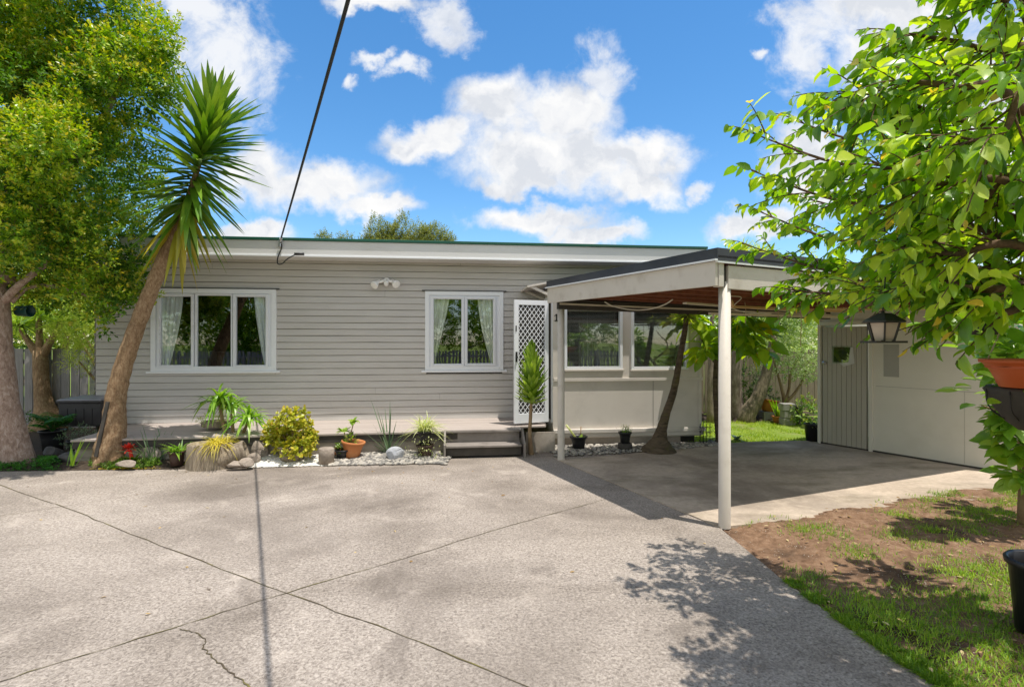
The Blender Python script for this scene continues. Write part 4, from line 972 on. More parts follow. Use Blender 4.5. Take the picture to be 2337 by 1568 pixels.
for x, y0, y1, Y, t_ in ((1700, 712, 738, 7.0, 'short string hanging from the rear beam nearest the front post'), (1774, 690, 738, 6.6, 'string hanging over the shrub, second from the front post'), (1826, 690, 790, 6.2, 'long string hanging before the white flecked shrub'), (1866, 700, 775, 6.9, 'string hanging against the garage corner')):
    mb = MB(); a = at(x, y0, Y); a[2] = 2.20; b = at(x + 1, y1, Y); m_ = (a + b) / 2 + (.01, .0, 0); mb.tube(curve_pts([a, m_, b], 14), .005, 5); tag(mb.build('hanging_string', 'string', origin=a), t_, 'string', 'strings hanging from the carport roof')

# ================================================================ garage
gd = g1 - g0; GF = Frame(g0, math.atan2(gd[1], gd[0])); gL = np.linalg.norm(gd)
gar = empty('garage', g0, GF.a); tag(gar, 'cream sheet clad garage with a grooved side door at the back of the carport', 'garage')
d0, d1 = GF.u(1879, 0), GF.u(1979, 0)
dzb, dzt_ = .03, GF.z(1925, 746, 0)
mb = MB()
mb.box(0, d0 - .03, 0, .06, 0, 2.22, GF); mb.box(d0 - .03, d1 + .03, 0, .06, dzt_ + .03, 2.22, GF); mb.box(d1 + .03, gL, 0, .06, 0, 2.22, GF)
mb.box(gL - .06, gL, .06, 4.0, 0, 2.12, GF); mb.box(0, .06, .06, 4.0, 0, 2.22, GF)
gw = mb.build('wall', 'garage_paint', gar)
mb = MB()
sz = GF.z(2080, 886, 0)
mb.box(d1 + .12, gL, -.003, -.0005, sz - .003, sz + .003, GF); mb.box(d1 + 1.2, d1 + 1.203, -.003, -.0005, .05, sz - .005, GF)
mb.build('sheet_seam', 'garage_seam', gar)
mb = MB(); mb.box(d1 + .031, d1 + .085, -.03, -.001, 0, 2.0, GF); mb.box(-.02, d0 - .035, -.03, -.001, 0, 2.1, GF); mb.box(d0 - .034, d1 + .03, -.03, -.001, dzt_ + .03, dzt_ + .09, GF)
mb.build('door_frame', 'garage_paint', gar, bevel=.003)
mb = MB(); nb = 9; w_ = (d1 - d0) / nb
for i in range(nb): mb.box(d0 + i * w_, d0 + (i + 1) * w_ - .004, -.012, .02, dzb, dzt_, GF)
mb.box(d0, d1, .02, .03, dzb, dzt_, GF)
gdoor = mb.build('door', 'garage_door_paint', gar, bevel=.003)
mb = MB(); k0, k1 = GF.u(1899, -.015), GF.u(1945, -.015); kz0, kz1 = GF.z(1922, 830, -.015), GF.z(1922, 790, -.015); mb.box(k0, k1, -.018, -.0125, kz0, kz1, GF); mb.build('pane', 'window_glass', gdoor)
mb = MB(); mb.box(k0 + .02, k1 - .02, -.0124, -.0122, kz0 + .02, kz1 - .02, GF); mb.build('pane_backing', 'interior_dark', gdoor)
kc = (k0 + k1) / 2; mb = MB(); mb.add(GF.w(np.array([[kc + .13, -.020, kz1 - .01], [kc + .17, -.020, kz1 - .02], [kc + .19, -.0195, kz0 + .01], [kc + .03, -.021, kz0 - .045], [kc - .03, -.020, kz0 + .0], [kc + .10, -.0195, kz0 + .03]])), [[0, 1, 2, 5], [5, 2, 3, 4]]); mb.build('torn_paper', 'paper', gdoor)
mb = MB(); hp = GF.p(GF.u(1884, -.02), -.014, GF.z(1884, 828, -.02)); mb.lathe([(0, 0), (.016, 0), (.014, .03), (.03, .045), (.03, .06), (0, .07)], hp, M=orient(-GF.n)); mb.build('handle', 'galvanised', gdoor)
mb = MB(); q0, q1 = GF.u(2017, 0), GF.u(2052, 0); mb.box(q0, q1, -.006, -.0008, GF.z(2034, 860, 0), GF.z(2034, 786, 0), GF); mb.build('patch_panel', 'sign_grey', gar)
mb = MB(); mb.box(0, gL, -.012, -.0006, -.02, .035, GF); mb.build('base_gap', 'deck_dark', gar)
GFr = Frame(GF.p(gL, 0, 0), math.atan2(dF[1], dF[0]))
# ================================================================ big trees
def tree(name, label, base, trunk_paths, bark, crown_fn, leaf, group=None, cat='tree', smoothn=14, jit=.03):
    t = empty(name, base); tag(t, label, cat, group)
    mb = MB()
    for pts, rad in trunk_paths:
        P = curve_pts(pts, smoothn); r = np.interp(np.linspace(0, 1, len(P)), np.linspace(0, 1, len(rad)), rad)
        mb.tube(P, r, 12 if r.max() > .05 else 6, jit=jit)
    mb.build('trunk', bark, t)
    mb = MB(); crown_fn(mb); mb.build('crown', [leaf, 'leaf_hollow_shade'] if leaf == 'leaf_lilly' else leaf, t)
    return t
YT = 7.2
b0 = np.array([*G(42, 1056, .04)[:2], 0.0]); Yb = b0[1]
tp = [b0 + (.02, 0, -.05), at(34, 1010, Yb), at(16, 920, Yb), at(5, 830, Yb), at(-1, 740, Yb), at(-4, 650, Yb), at(-6, 560, Yb)]
def lilly(mb):
    cs = [((60, 70, 7.3), 150), ((220, 40, 7.2), 125), ((318, 95, 7.1), 72), ((130, -70, 7.6), 150), ((120, 240, 6.9), 130), ((270, 210, 7.0), 95), ((352, 225, 7.2), 42),
          ((40, 400, 6.7), 130), ((185, 370, 6.7), 115), ((285, 330, 7.3), 70), ((90, 540, 6.8), 105), ((220, 545, 7.2), 100), ((40, 625, 7.4), 70), ((185, 640, 7.3), 75),
          ((270, 655, 7.5), 55), ((235, 735, 7.4), 30), ((310, 600, 7.6), 40), ((-90, 250, 7.2), 190), ((-110, 560, 7.3), 160), ((-70, 20, 7.4), 170), ((330, 440, 7.9), 45), ((300, 140, 7.5), 70), ((375, 150, 7.2), 32),
          ((130, 420, 7.9), 160), ((110, 180, 8.0), 170), ((120, 690, 7.5), 50), ((288, 690, 7.3), 34), ((250, 690, 7.2), 38)]
    cs = [(at(x, y, Y), r * Y / 1200 * np.array([1, 1, .86])) for (x, y, Y), r in cs]
    subs = []
    for c, r in cs:
        u = rsph(9); u[:, 2] += .3; u[:, 1] -= .25; u = nrm(u)
        subs += [(c + u_ * r * rng.uniform(.78, 1.0), r * rng.uniform(.26, .42)) for u_ in u]
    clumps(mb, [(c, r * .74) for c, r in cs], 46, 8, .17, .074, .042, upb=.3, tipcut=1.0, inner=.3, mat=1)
    clumps(mb, subs, 108, 9, .15, .068, .037, upb=.7, tipcut=.5, inner=.12)
tree('broadleaf_tree', 'tall dense small leaved tree with a pale leaning trunk left of the yucca', b0, [
    (tp, [.20, .168, .140, .128, .124, .12, .10]),
    ([at(8, 690, Yb), at(45, 650, Yb - .1), at(110, 600, 7.1), at(190, 540, 7.0)], [.055, .045, .035, .02]),
    ([at(6, 650, Yb), at(-10, 500, 7.3), at(40, 300, 7.2), at(70, 100, 7.2)], [.15, .12, .09, .04]),
    ([at(0, 560, Yb), at(120, 430, 7.2), at(220, 300, 7.1), at(290, 150, 7.1)], [.10, .08, .06, .02]),
    ([at(25, 690, Yb), at(70, 655, 7.2), at(130, 655, 7.2), at(210, 680, 7.3), at(260, 720, 7.4)], [.035, .03, .025, .02, .008]),
    ([at(-5, 560, Yb), at(-80, 450, 7.2), at(-120, 250, 7.2)], [.1, .08, .03])], 'bark_tree', lilly, 'leaf_lilly')

# leaning yucca
b1 = np.array([*G(250, 1052, .05)[:2], 0.0]); Y1 = b1[1]
yt = [b1 + (.0, 0, -.04), at(252, 1020, Y1), at(260, 970, Y1), at(265, 905, Y1), at(280, 840, Y1), at(311, 750, Y1), at(346, 660, Y1), at(378, 582, Y1), at(408, 515, Y1 - .02), at(440, 420, Y1 - .05), at(470, 320, Y1 - .05), at(486, 250, Y1 - .05)]
yc = empty('yucca', b1); tag(yc, 'tall leaning yucca with spiky dark green leaves before the wide window', 'yucca')
P = curve_pts(yt, 66); rr = np.interp(np.linspace(0, 1, len(P)), [0, .09, .18, .27, .36, .45, .55, .64, .73, .78, 1], [.20, .185, .148, .122, .110, .101, .092, .088, .078, .04, .02])
rr = rr * (1 + .03 * np.sin(np.arange(len(P)) * 2.2)); mb = MB(); mb.tube(P, rr, 20, jit=.022)
for a, l, w in ((2.9, .27, .10), (-.6, .22, .1), (-1.7, .23, .11)):
    d = np.array([math.cos(a), math.sin(a), 0]); mb.tube(curve_pts([b1 + d * .12 + (0, 0, .2), b1 + d * .24 + (0, 0, .08), b1 + d * l + (0, 0, -.03)], 8), [.13, .11, .04], 8, jit=.06) if False else mb.tube(curve_pts([b1 + d * .10 + (0, 0, .13), b1 + d * .18 + (0, 0, .05), b1 + d * l + (0, 0, -.03)], 8)[:8], np.linspace(.085, .04, len(curve_pts([b1, b1 + d, b1 + d * 2], 8))), 8, jit=.06)
mb.build('trunk', 'bark_yucca', yc)
def yucca_head(mb, axis, n, Lm, W, spread=(12, 150), droop=(.02, .25), yellow=.0, start=0.0):
    ax = curve_pts(axis, 40); T = nrm(np.gradient(ax, axis=0))
    t = np.linspace(0, 1, n) ** .72 * .999; t = np.clip(t * (1 - start) + start, 0, .999); idx = (t * (len(ax) - 1)).astype(int)
    base = ax[idx]; tv = T[idx]; a = np.arange(n) * 2.39996 + .2 * rng.normal(size=n)
    s1 = nrm(np.cross(tv, np.array([0.2, 1, .1]))); s2 = np.cross(tv, s1)
    rad = s1 * np.cos(a)[:, None] + s2 * np.sin(a)[:, None]
    ang = np.radians(np.interp(t, [0, .25, .6, .88, 1], [spread[1], spread[1] * .78, 72, 36, spread[0]]) + 7 * rng.normal(size=n))
    d = tv * np.cos(ang)[:, None] + rad * np.sin(ang)[:, None]
    L_ = Lm * np.interp(t, [0, .3, .8, 1], [.8, 1, .95, .62]) * rng.uniform(.62, 1.15, n)
    dr = np.interp(t, [0, 1], [droop[1], droop[0]]) * rng.uniform(.4, 1.3, n)
    tip = ((t < .2) & (rng.random(n) < yellow)) * rng.uniform(.6, 1, n)
    mb.blades(base + rad * .03, d, L_, W, dr, seg=5, fold=.22, prof='sword', tip=tip)
mb = MB(); yucca_head(mb, [at(407, 525, Y1 - .02), at(428, 455, Y1 - .04), at(452, 380, Y1 - .05), at(474, 310, Y1 - .05), at(488, 245, Y1 - .05)], 270, .84, .088, spread=(10, 158), droop=(.02, .34), yellow=.7)
mb.build('crown', 'leaf_yucca', yc)
mb = MB(); q = [at(494, 260, Y1), at(500, 225, Y1), at(506, 180, Y1)]; mb.tube(curve_pts(q, 10), .008, 6)
for k in range(16):
    p = at(498 + rng.uniform(-4, 10), rng.uniform(185, 255), Y1); mb.tube([p, p + np.array([rng.uniform(-.1, .1), rng.uniform(-.1, .1), rng.uniform(.0, .06)])], .004, 4)
mb.build('flower_stalk', 'bark_cherry', yc)
sp = empty('timber_stake', G(228, 1040, .02)); tag(sp, 'thin dark timber stake leaning on the yucca trunk', 'stake')
mb = MB(); mb.beam(at(219, 1042, Y1 - .2), at(246, 917, Y1 - .13), .045, .02, up=(0, 1, 0)); mb.build('plank', 'deck_dark', sp)

# second yucca-like tree in the side yard, three heads
b2 = np.array([*G(108, 985)[:2], 0.0]); Y2 = b2[1]
def heads(mb):
    for (x, y, s_) in ((42, 742, 1.0), (88, 722, 1.1), (140, 735, 1.0)):
        c = at(x, y, Y2); n = 70; u = rsph(n); u[:, 2] = np.abs(u[:, 2]) * 1.1 - .35; mb.blades(np.repeat(c[None], n, 0), u, rng.uniform(.4, .62, n) * s_, .035, .25, prof='sword')
tree('cabbage_tree', 'three headed spiky tree with a swollen sunlit foot before the grey fence', b2, [
    ([b2 + (.0, 0, -.05), at(110, 960, Y2), at(100, 920, Y2), at(94, 860, Y2), at(92, 800, Y2)], [.34, .28, .15, .118, .115]),
    ([at(88, 810, Y2), at(62, 775, Y2), at(42, 740, Y2)], [.08, .05, .04]), ([at(93, 810, Y2), at(90, 770, Y2), at(88, 720, Y2)], [.08, .055, .045]), ([at(98, 810, Y2), at(118, 775, Y2), at(140, 735, Y2)], [.08, .055, .045])],
    'bark_yucca', heads, 'leaf_dracaena')

# ------------------------------------------------------------ cherry tree at the right
cb = np.array([3.22, 2.72, 0.0]); fk = np.array([3.15, 2.72, 1.85])
limbs = [
 [(2320, 330, 3.5), (2150, 265, 3.35), (2000, 215, 3.2), (1890, 215, 3.1)],
 [(2330, 420, 3.4), (2120, 400, 3.3), (1900, 370, 3.2), (1705, 300, 3.2)],
 [(2320, 500, 3.4), (2100, 480, 3.35), (1900, 455, 3.35), (1715, 390, 3.4)],
 [(2310, 575, 3.5), (2080, 570, 3.5), (1880, 540, 3.55), (1725, 480, 3.6)],
 [(2300, 640, 3.6), (2090, 625, 3.7), (1900, 620, 3.8), (1690, 555, 3.9)],
 [(2345, 180, 3.4), (2230, 110, 3.2), (2120, 85, 3.1), (2045, 75, 3.0)],
 [(2350, 60, 3.3), (2290, 0, 3.1), (2230, -60, 3.0)],
 [(2280, 670, 3.4), (2060, 665, 3.35), (1900, 670, 3.4), (1790, 660, 3.4)],
 [(2330, 250, 3.0), (2180, 200, 2.8), (2050, 190, 2.7), (1960, 235, 2.6)],
 [(2340, 440, 2.9), (2150, 420, 2.6), (1990, 370, 2.45)],
 [(2320, 560, 2.9), (2180, 580, 2.7), (2030, 560, 2.6)],
 [(2330, 650, 3.0), (2230, 660, 2.9), (2120, 640, 2.85), (2010, 690, 2.85)],
 [(2350, 330, 3.8), (2150, 330, 3.8), (1950, 320, 3.8), (1800, 270, 3.7)],
 [(2340, 480, 3.8), (2130, 500, 3.9), (1950, 480, 3.95), (1790, 440, 3.9)],
 [(2345, 120, 3.8), (2300, 150, 4.0), (2200, 160, 3.6), (2100, 160, 3.5)],
 [(2370, 240, 2.7), (2290, 300, 2.5), (2190, 330, 2.4)],
 [(2320, 610, 3.6), (2130, 640, 3.7), (1960, 640, 3.8), (1840, 640, 3.8)],
 [(2330, 700, 3.1), (2260, 700, 3.0), (2200, 690, 2.95)],
 [(2340, 400, 3.1), (2230, 470, 3.0), (2110, 500, 2.95)],
 [(2340, 300, 3.3), (2240, 370, 3.3), (2120, 330, 3.2), (2020, 280, 3.1)],
 [(2345, 560, 3.3), (2230, 520, 3.3), (2080, 450, 3.3), (1960, 420, 3.3)],
]
limbs3 = [[fk + (0, 0, rng.uniform(-.1, .35))] + [at(x, y, Y * (1 - .26 * min(1, max(0, (x - 1750) / 590)))) for x, y, Y in l] for l in limbs]
for q in ([(3.7, 2.5, 2.4), (4.3, 2.2, 2.8)], [(3.2, 2.3, 2.5), (3.3, 1.8, 3.0)], [(3.2, 2.7, 2.8), (3.2, 2.6, 3.8)]):
    limbs3.append([fk] + [np.array(p) for p in q])
tw = MB(); P = curve_pts([cb + (0, 0, -.05), cb + (-.02, 0, .6), cb + (-.06, 0, 1.3), fk, fk + (-.05, 0, .5)], 24); tw.tube(P, np.linspace(.11, .075, len(P)), 14, jit=.03)
lb, ld, lu, ll, lt = [], [], [], [], []
def twig_leaves(P, n, size, droop=.55):
    k = len(P)
    for j in range(n):
        t = .12 + .88 * (j + rng.uniform(0, .5)) / n; i = min(k - 2, int(t * (k - 1))); p = P[i] + (P[i + 1] - P[i]) * (t * (k - 1) - i); tv = nrm(P[min(k - 1, i + 1)] - P[i])
        sd_ = nrm(np.cross(tv, np.array([0, 0, 1.0]) + .3 * rng.normal(size=3))) * (1 if j % 2 else -1)
        d = nrm(tv * rng.uniform(.3, .8) + sd_ * rng.uniform(.4, .9) + np.array([0, 0, -droop * rng.uniform(.3, 1.5)]))
        lb.append(p); ld.append(d); lu.append(nrm(np.array([0, 0, 1.0]) + .5 * rng.normal(size=3) + d * .3)); ll.append(size * rng.choice([.55, .8, 1.0, 1.15, 1.35]) * rng.uniform(.85, 1.1) * (1 - .25 * (t > .85))); lt.append(rng.uniform(.5, 1) if (t > .9 and rng.random() < .28) else 0.0)
for li, lm in enumerate(limbs3):
    P = curve_pts(lm, 36); k = len(P); tw.tube(P, np.linspace(.025, .0035, k), 7, jit=.05)
    nt_ = 27
    for j in range(nt_):
        t = .22 + .78 * j / (nt_ - 1); i = min(k - 2, int(t * (k - 1))); p = P[i]; tv = nrm(P[i + 1] - P[i])
        a = rng.uniform(0, 6.28); s1 = nrm(np.cross(tv, (0, 0, 1.0))); s2 = np.cross(s1, tv)
        d = nrm(tv * (.55 + .5 * t) + s1 * math.cos(a) * .9 + s2 * (math.sin(a) * .75 + .15)); ln = rng.uniform(.16, .46) * (1.15 - .45 * t)
        if j == nt_ - 1: d = nrm(tv + (0, 0, .2)); ln = .22
        Q = np.array([p + d * ln * s_ + np.array([0, 0, -.25 * ln * s_ * s_]) for s_ in np.linspace(0, 1, 7)])
        tw.tube(Q, np.linspace(.005, .0018, 7), 4); twig_leaves(Q, int(5 + ln * 20), .082)
ch = empty('cherry_tree', cb); tag(ch, 'broad leaved green tree reaching in from the right over the carport roof', 'tree')
tw.build('trunk', 'bark_cherry', ch)
ll = np.array(ll); lb, ld, lu, lt = map(np.array, (lb, ld, lu, lt)); ltn = at(2016, 750, 2.55)
q_ = lb + ld * ll[:, None] * .5; f_ = 2.55 / np.maximum(q_[:, 1], .5); keep = ~((np.abs(q_[:, 0] * f_ - ltn[0]) < .13) & (np.abs((q_[:, 2] - EYE) * f_ + EYE - ltn[2]) < .11) & (q_[:, 1] < 2.75))
xd_ = q_[:, 0] / q_[:, 1] * FPX + CX; yd_ = CY - (q_[:, 2] - EYE) / q_[:, 1] * FPX; keep &= ~((xd_ > 2225) & (yd_ > 790) & (q_[:, 1] < 2.95))
lb, ld, lu, lt, ll = lb[keep], ld[keep], lu[keep], lt[keep], ll[keep]
mb = MB(); w_ = ll * rng.uniform(.46, .6, len(ll)); pick = rng.integers(0, 4, len(ll))
for k, tn in ((0, 'ovate'), (1, 'ovate'), (2, 'curled'), (3, 'folded')):
    s_ = pick == k; mb.leaves(lb[s_], ld[s_], lu[s_], ll[s_], w_[s_], tn, tip=lt[s_], smooth=True)
TMPL['ovate'] = tmpl_leaf()
mb.build('crown', 'leaf_cherry', ch)
print('cherry leaves', len(ll))

# hanging lantern
lc = at(2016, 750, 2.55); ln_ = empty('lantern', lc + (0, 0, -.09)); tag(ln_, 'weathered black lantern with tan panes hanging among the leaves', 'lantern'); s_ = 2.55 / 1200
zt_ = lc[2] + 36 * s_; zb_ = lc[2] - 31 * s_; r1 = 33 * s_; r0 = 22 * s_; up_ = np.array([0, 0, 1.0])
mb = MB(); mb.lathe([(0, zt_ + .0), (.04, zt_ - .004), (.06, zt_ - .018), (.098, zt_ - .042), (.098, zt_ - .048), (0, zt_ - .046)], (lc[0], lc[1], 0), n=6, smooth=False)
mb.tube([(lc[0], lc[1], zt_ - .01), (lc[0], lc[1], zt_ + .04)], .006); mb.build('cap', 'lamp_frame', ln_)
mb = MB(); mb.lathe([(0, zb_ + .03), (r0 * .7, zb_ + .03), (r0 * .7, zb_ + .014), (0, zb_ + .014)], (lc[0], lc[1], 0), n=12); mb.box(lc[0] - .074, lc[0] + .074, lc[1] - .06, lc[1] + .06, zb_ - .004, zb_ + .006); mb.build('base_plate', 'lamp_frame', ln_)
mb = MB(); ztp = zt_ - .05
for k in range(6):
    a = k * math.pi / 3; d = np.array([math.cos(a), math.sin(a), 0]); mb.beam(lc * (1, 1, 0) + d * r0 + up_ * (zb_ + .006), lc * (1, 1, 0) + d * r1 + up_ * ztp, .008, .008)
mb.build('frame', 'lamp_frame', ln_)
for k in range(6):
    a0_, a1_ = k * math.pi / 3 + .05, (k + 1) * math.pi / 3 - .05; mb = MB(); e = .96; c = lc * (1, 1, 0)
    f = lambda a, r, z: c + np.array([math.cos(a) * r * e, math.sin(a) * r * e, z]); mb.quad(f(a0_, r0, zb_ + .01), f(a1_, r0, zb_ + .01), f(a1_, r1, ztp), f(a0_, r1, ztp)); mb.build('pane', 'lamp_glass', ln_)
mb = MB(); mb.tube(curve_pts([(lc[0], lc[1], zt_ + .04), (lc[0] + .01, lc[1], zt_ + .2), (lc[0] + .02, lc[1] + .02, zt_ + .42)], 8), .003, 5); mb.build('hook_wire', 'black_metal', ln_)

# potted plants hanging at the right edge
def pot(name, c, r_top, r_bot, h, m, label, cat='pot', rim=.02, tilt=None, soil=True, wall=.012, sx=1):
    o = empty(name, c); tag(o, label, cat)
    M = None if tilt is None else np.array(Matrix.Rotation(tilt[0], 3, tilt[1]))
    prof = [(0, 0), (r_bot, 0), (r_bot + (r_top - r_bot) * .55, h * .6), (r_top, h - rim), (r_top + .012, h - rim), (r_top + .014, h), (r_top - wall + .01, h), (r_top - wall, h - .03), (r_top - wall - .004, h - .05)]
    mb = MB(); mb.lathe(prof, c, n=32, M=M, sx=sx); mb.build('pot_body', m, o)
    if soil: mb = MB(); mb.lathe([(0, h - .035), (r_top - wall, h - .042)], c, n=24, M=M, sx=sx, jit=.02); mb.build('potting_soil', 'mulch', o)
    return o
def under(parent, mb, name, m): return mb.build(name, m, parent)
# position of the three hanging containers: depth 3 m, beside the tree trunk
hp1 = at(2352, 884, 2.9); p1_ = pot('hanging_pot', hp1, .205, .13, .155, 'orange_plastic', 'orange hanging pot wide at the rim, below the tree at the right edge', rim=.02)
mb = MB()
for a in (1.9, 2.9, 4.0, 5.2): mb.tube(curve_pts([hp1 + np.array([.2 * math.cos(a), .2 * math.sin(a), .15]), hp1 + np.array([.1 * math.cos(a), .1 * math.sin(a), .42]), hp1 + (0, 0, .72)], 10), .0045, 5)
mb.build('hanger', 'string', p1_)
hp2 = at(2356, 962, 3.0); p2_ = empty('hanging_basket', hp2); tag(p2_, 'dark fibre lined hanging basket directly under the orange pot', 'basket')
mb = MB(); mb.lathe([(0, -.05), (.06, -.05), (.12, .0), (.17, .08), (.20, .15), (.21, .18), (.20, .2), (.18, .18), (.16, .15), (0, .14)], hp2, n=26, jit=.02); mb.build('liner', 'deck_dark', p2_)
mb = MB()
for k in range(9):
    a = k * .7; mb.tube(curve_pts([hp2 + np.array([.212 * math.cos(a), .212 * math.sin(a), .18]), hp2 + np.array([.18 * math.cos(a), .18 * math.sin(a), .05]), hp2 + (0, 0, -.055)], 8), .003, 4)
mb.build('wire_frame', 'black_metal', p2_)
hp3 = at(2247, 764, 3.35); p3_ = pot('hanging_pot', hp3, .095, .075, .105, 'black_plastic', 'small black hanging pot half hidden in leaves above the orange pot', rim=.015)
mb = MB()
for a in (.5, 2.6, 4.7): mb.tube([hp3 + np.array([.09 * math.cos(a), .09 * math.sin(a), .1]), hp3 + (0.05, 0.05, .62)], .003, 4)
mb.build('hanger', 'string', p3_)
def fronds(mb, c, n, L, W, tmpl='ovate', up=.5, droop=0, r=.05):
    u = rsph(n); u[:, 2] = np.abs(u[:, 2]) * up + .1 - droop; a = rng.uniform(.6, 1.1, n) * L
    mb.leaves(c + u * r * (1 + 4 * rng.random((n, 1))), u, np.repeat([[0, 0, 1.0]], n, 0) + .4 * rng.normal(size=(n, 3)), a, a * W, tmpl, smooth=True)
mb = MB(); fronds(mb, hp1 + (0, 0, .16), 60, .14, .5, r=.1); under(p1_, mb, 'foliage', 'leaf_strap')
mb = MB(); fronds(mb, hp3 + (-.02, 0, .1), 80, .14, .45, r=.07, droop=.25); under(p3_, mb, 'foliage', 'leaf_strap')
mb = MB(); fronds(mb, hp2 + (0, 0, .16), 30, .12, .5, r=.1, droop=.3); under(p2_, mb, 'foliage', 'leaf_strap')
# shrub below at the right edge
sb = np.array([5.42, 5.5, 0]); 
def hyd(mb):
    for (x, y, Y, n, r) in ((2315, 760, 4.3, 170, .26), (2298, 830, 4.5, 80, .14), (2270, 690, 4.2, 60, .14), (2305, 945, 4.5, 80, .13), (2300, 975, 4.5, 36, .1), (2325, 1010, 4.5, 100, .16), (2330, 1080, 4.6, 60, .13), (2380, 900, 4.8, 200, .4)):
        c = at(x, y, Y); u = rsph(n); a = rng.uniform(.1, .19, n); d = nrm(u * (1, .8, .5) + (0, 0, -.05)); mb.leaves(c + u * r * rng.uniform(.2, 1, (n, 1)), d, np.repeat([[0, -.3, 1.0]], n, 0) + .4 * rng.normal(size=(n, 3)), a, a * .52, 'ovate', smooth=True)
hx = at(2345, 1128, 4.75)
tree('leafy_shrub', 'big leaved light green shrub at the right edge behind the hanging pots', np.array([hx[0], hx[1], 0]), [
    ([np.array([hx[0], hx[1], -.05]), at(2340, 1050, 4.75), at(2335, 950, 4.7), at(2330, 800, 4.4)], [.07, .055, .04, .02]), ([at(2335, 1000, 4.7), at(2290, 930, 4.5), at(2265, 830, 4.4)], [.03, .02, .01]), ([at(2335, 900, 4.6), at(2400, 800, 4.7), at(2400, 700, 4.5)], [.03, .02, .01]), ([at(2335, 960, 4.7), at(2300, 945, 4.5), at(2240, 925, 4.4)], [.02, .012, .005])],
    'stem_tan', hyd, 'leaf_strap', cat='shrub')
bn = np.array([3.02, 2.98, .01]); bk = empty('planter_tub', bn); tag(bk, 'tall black plastic planter tub at the right edge on the grass', 'planter')
mb = MB(); mb.lathe([(0, 0), (.125, 0), (.155, .37), (.172, .375), (.176, .40), (.165, .412), (.15, .40), (.145, .33)], bn, n=36); mb.build('tub_body', 'black_plastic', bk)
mb = MB(); mb.lathe([(0, .34), (.147, .335)], bn, n=24); mb.build('potting_soil', 'mulch', bk)

# ------------------------------------------------------------ plants along the house
def rock(name, c, r, m, label, seed):
    rg = np.random.default_rng(seed); V = ICV.copy(); 
    import bmesh
    bm = bmesh.new(); bmesh.ops.create_icosphere(bm, subdivisions=3, radius=1.0); V = np.array([v.co[:] for v in bm.verts]); F = np.array([[v.index for v in f.verts] for f in bm.faces]); bm.free()
    for _ in range(9):   # cut flat facets
        d = nrm(rg.normal(size=3)); k = rg.uniform(.55, .85); h = V @ d; V = V - np.outer(np.maximum(h - k, 0) * .92, d)
    V = V * (1 + .03 * np.sin(V[:, :1] * 9 + seed) * np.sin(V[:, 1:2] * 8)); V = V * np.array(r)
    V[:, 2] = np.maximum(V[:, 2], -r[2] * .45); mb = MB(); mb.add(V + np.array(c) + (0, 0, r[2] * .4), F, smooth=False)
    return tag(mb.build(name, m, origin=c), label, 'rock')
def bed(x, y): p = G(x, y, .05); return p
rock('rock', bed(585, 1048) + (0, .12, 0), (.13, .10, .19), 'rock_brown', 'tallest pale pointed rock between the stump planter and the white pebbles', 3)
rock('rock', bed(573, 1052), (.13, .09, .09), 'rock_brown', 'rounded brown rock leaning below the tall pointed rock', 4)
rock('rock', bed(562, 1063), (.10, .08, .08), 'rock_brown', 'small dark brown rock beside the white pebble edge', 9)
rock('rock', bed(538, 1064), (.12, .07, .06), 'rock_brown', 'low flat rock at the foot of the stump planter', 6)
rock('rock', bed(902, 1046), (.14, .08, .12), 'rock_blue', 'blue grey rock in front of the spiky grass plant', 12)
rock('rock', bed(160, 1052), (.16, .10, .09), 'rock_dark', 'dark edging rock between the two leaning trunks', 8)
rock('rock', bed(185, 1030), (.15, .1, .1), 'rock_dark', 'blackish edging rock beside the yucca root', 14)
rock('rock', bed(120, 1035), (.17, .1, .08), 'rock_dark', 'flat dark rock below the black fern pot', 15)
rock('rock', bed(338, 1050), (.2, .1, .14), 'rock_brown', 'smooth tan boulder behind the red flower', 21)
rock('rock', bed(290, 1064), (.16, .07, .06), 'rock_brown', 'pale low rock at the foot of the yucca', 23)
# stump planter
sc_ = bed(457, 1066) + (0, .2, -.03); sx = .30
st = empty('stump_planter', sc_); tag(st, 'short weathered grey tree stump used as a planter', 'planter')
th = np.linspace(0, 2 * math.pi, 64, endpoint=False); rr0 = .285 * (1 + .05 * np.sin(3 * th + 1) + .025 * np.sin(9 * th) + .012 * np.sin(23 * th))
V = np.concatenate([np.stack([rr0 * k * np.cos(th), rr0 * k * .72 * np.sin(th), np.full(64, z)], 1) for k, z in ((1.06, -.04), (1.0, .1), (.97, .29), (.93, .305), (.82, .302), (.80, .26), (0.02, .25))])
mb = MB(); mb.add(V + sc_, np.array([[i * 64 + j, i * 64 + (j + 1) % 64, (i + 1) * 64 + (j + 1) % 64, (i + 1) * 64 + j] for i in range(6) for j in range(64)]), smooth=True)
mb.build('stump_body', 'stump_grey', st)
lg = empty('hollow_log', sc_ + (.36, .06, 0)); tag(lg, 'hollow log end with a dark opening leaning on the stump planter', 'log')
mb = MB(); Mx = np.array(Matrix.Rotation(R(-62), 3, 'Y') @ Matrix.Rotation(R(20), 3, 'X')); mb.lathe([(.13, -.2), (.135, .1), (.14, .14), (.11, .145), (.105, -.1), (0, -.12)], sc_ + (.33, .03, .15), n=22, M=np.array((Matrix.Rotation(R(18), 3, 'Z') @ Matrix.Rotation(R(70), 3, 'Y'))), jit=.03); mb.build('log_body', 'stump_grey', lg)
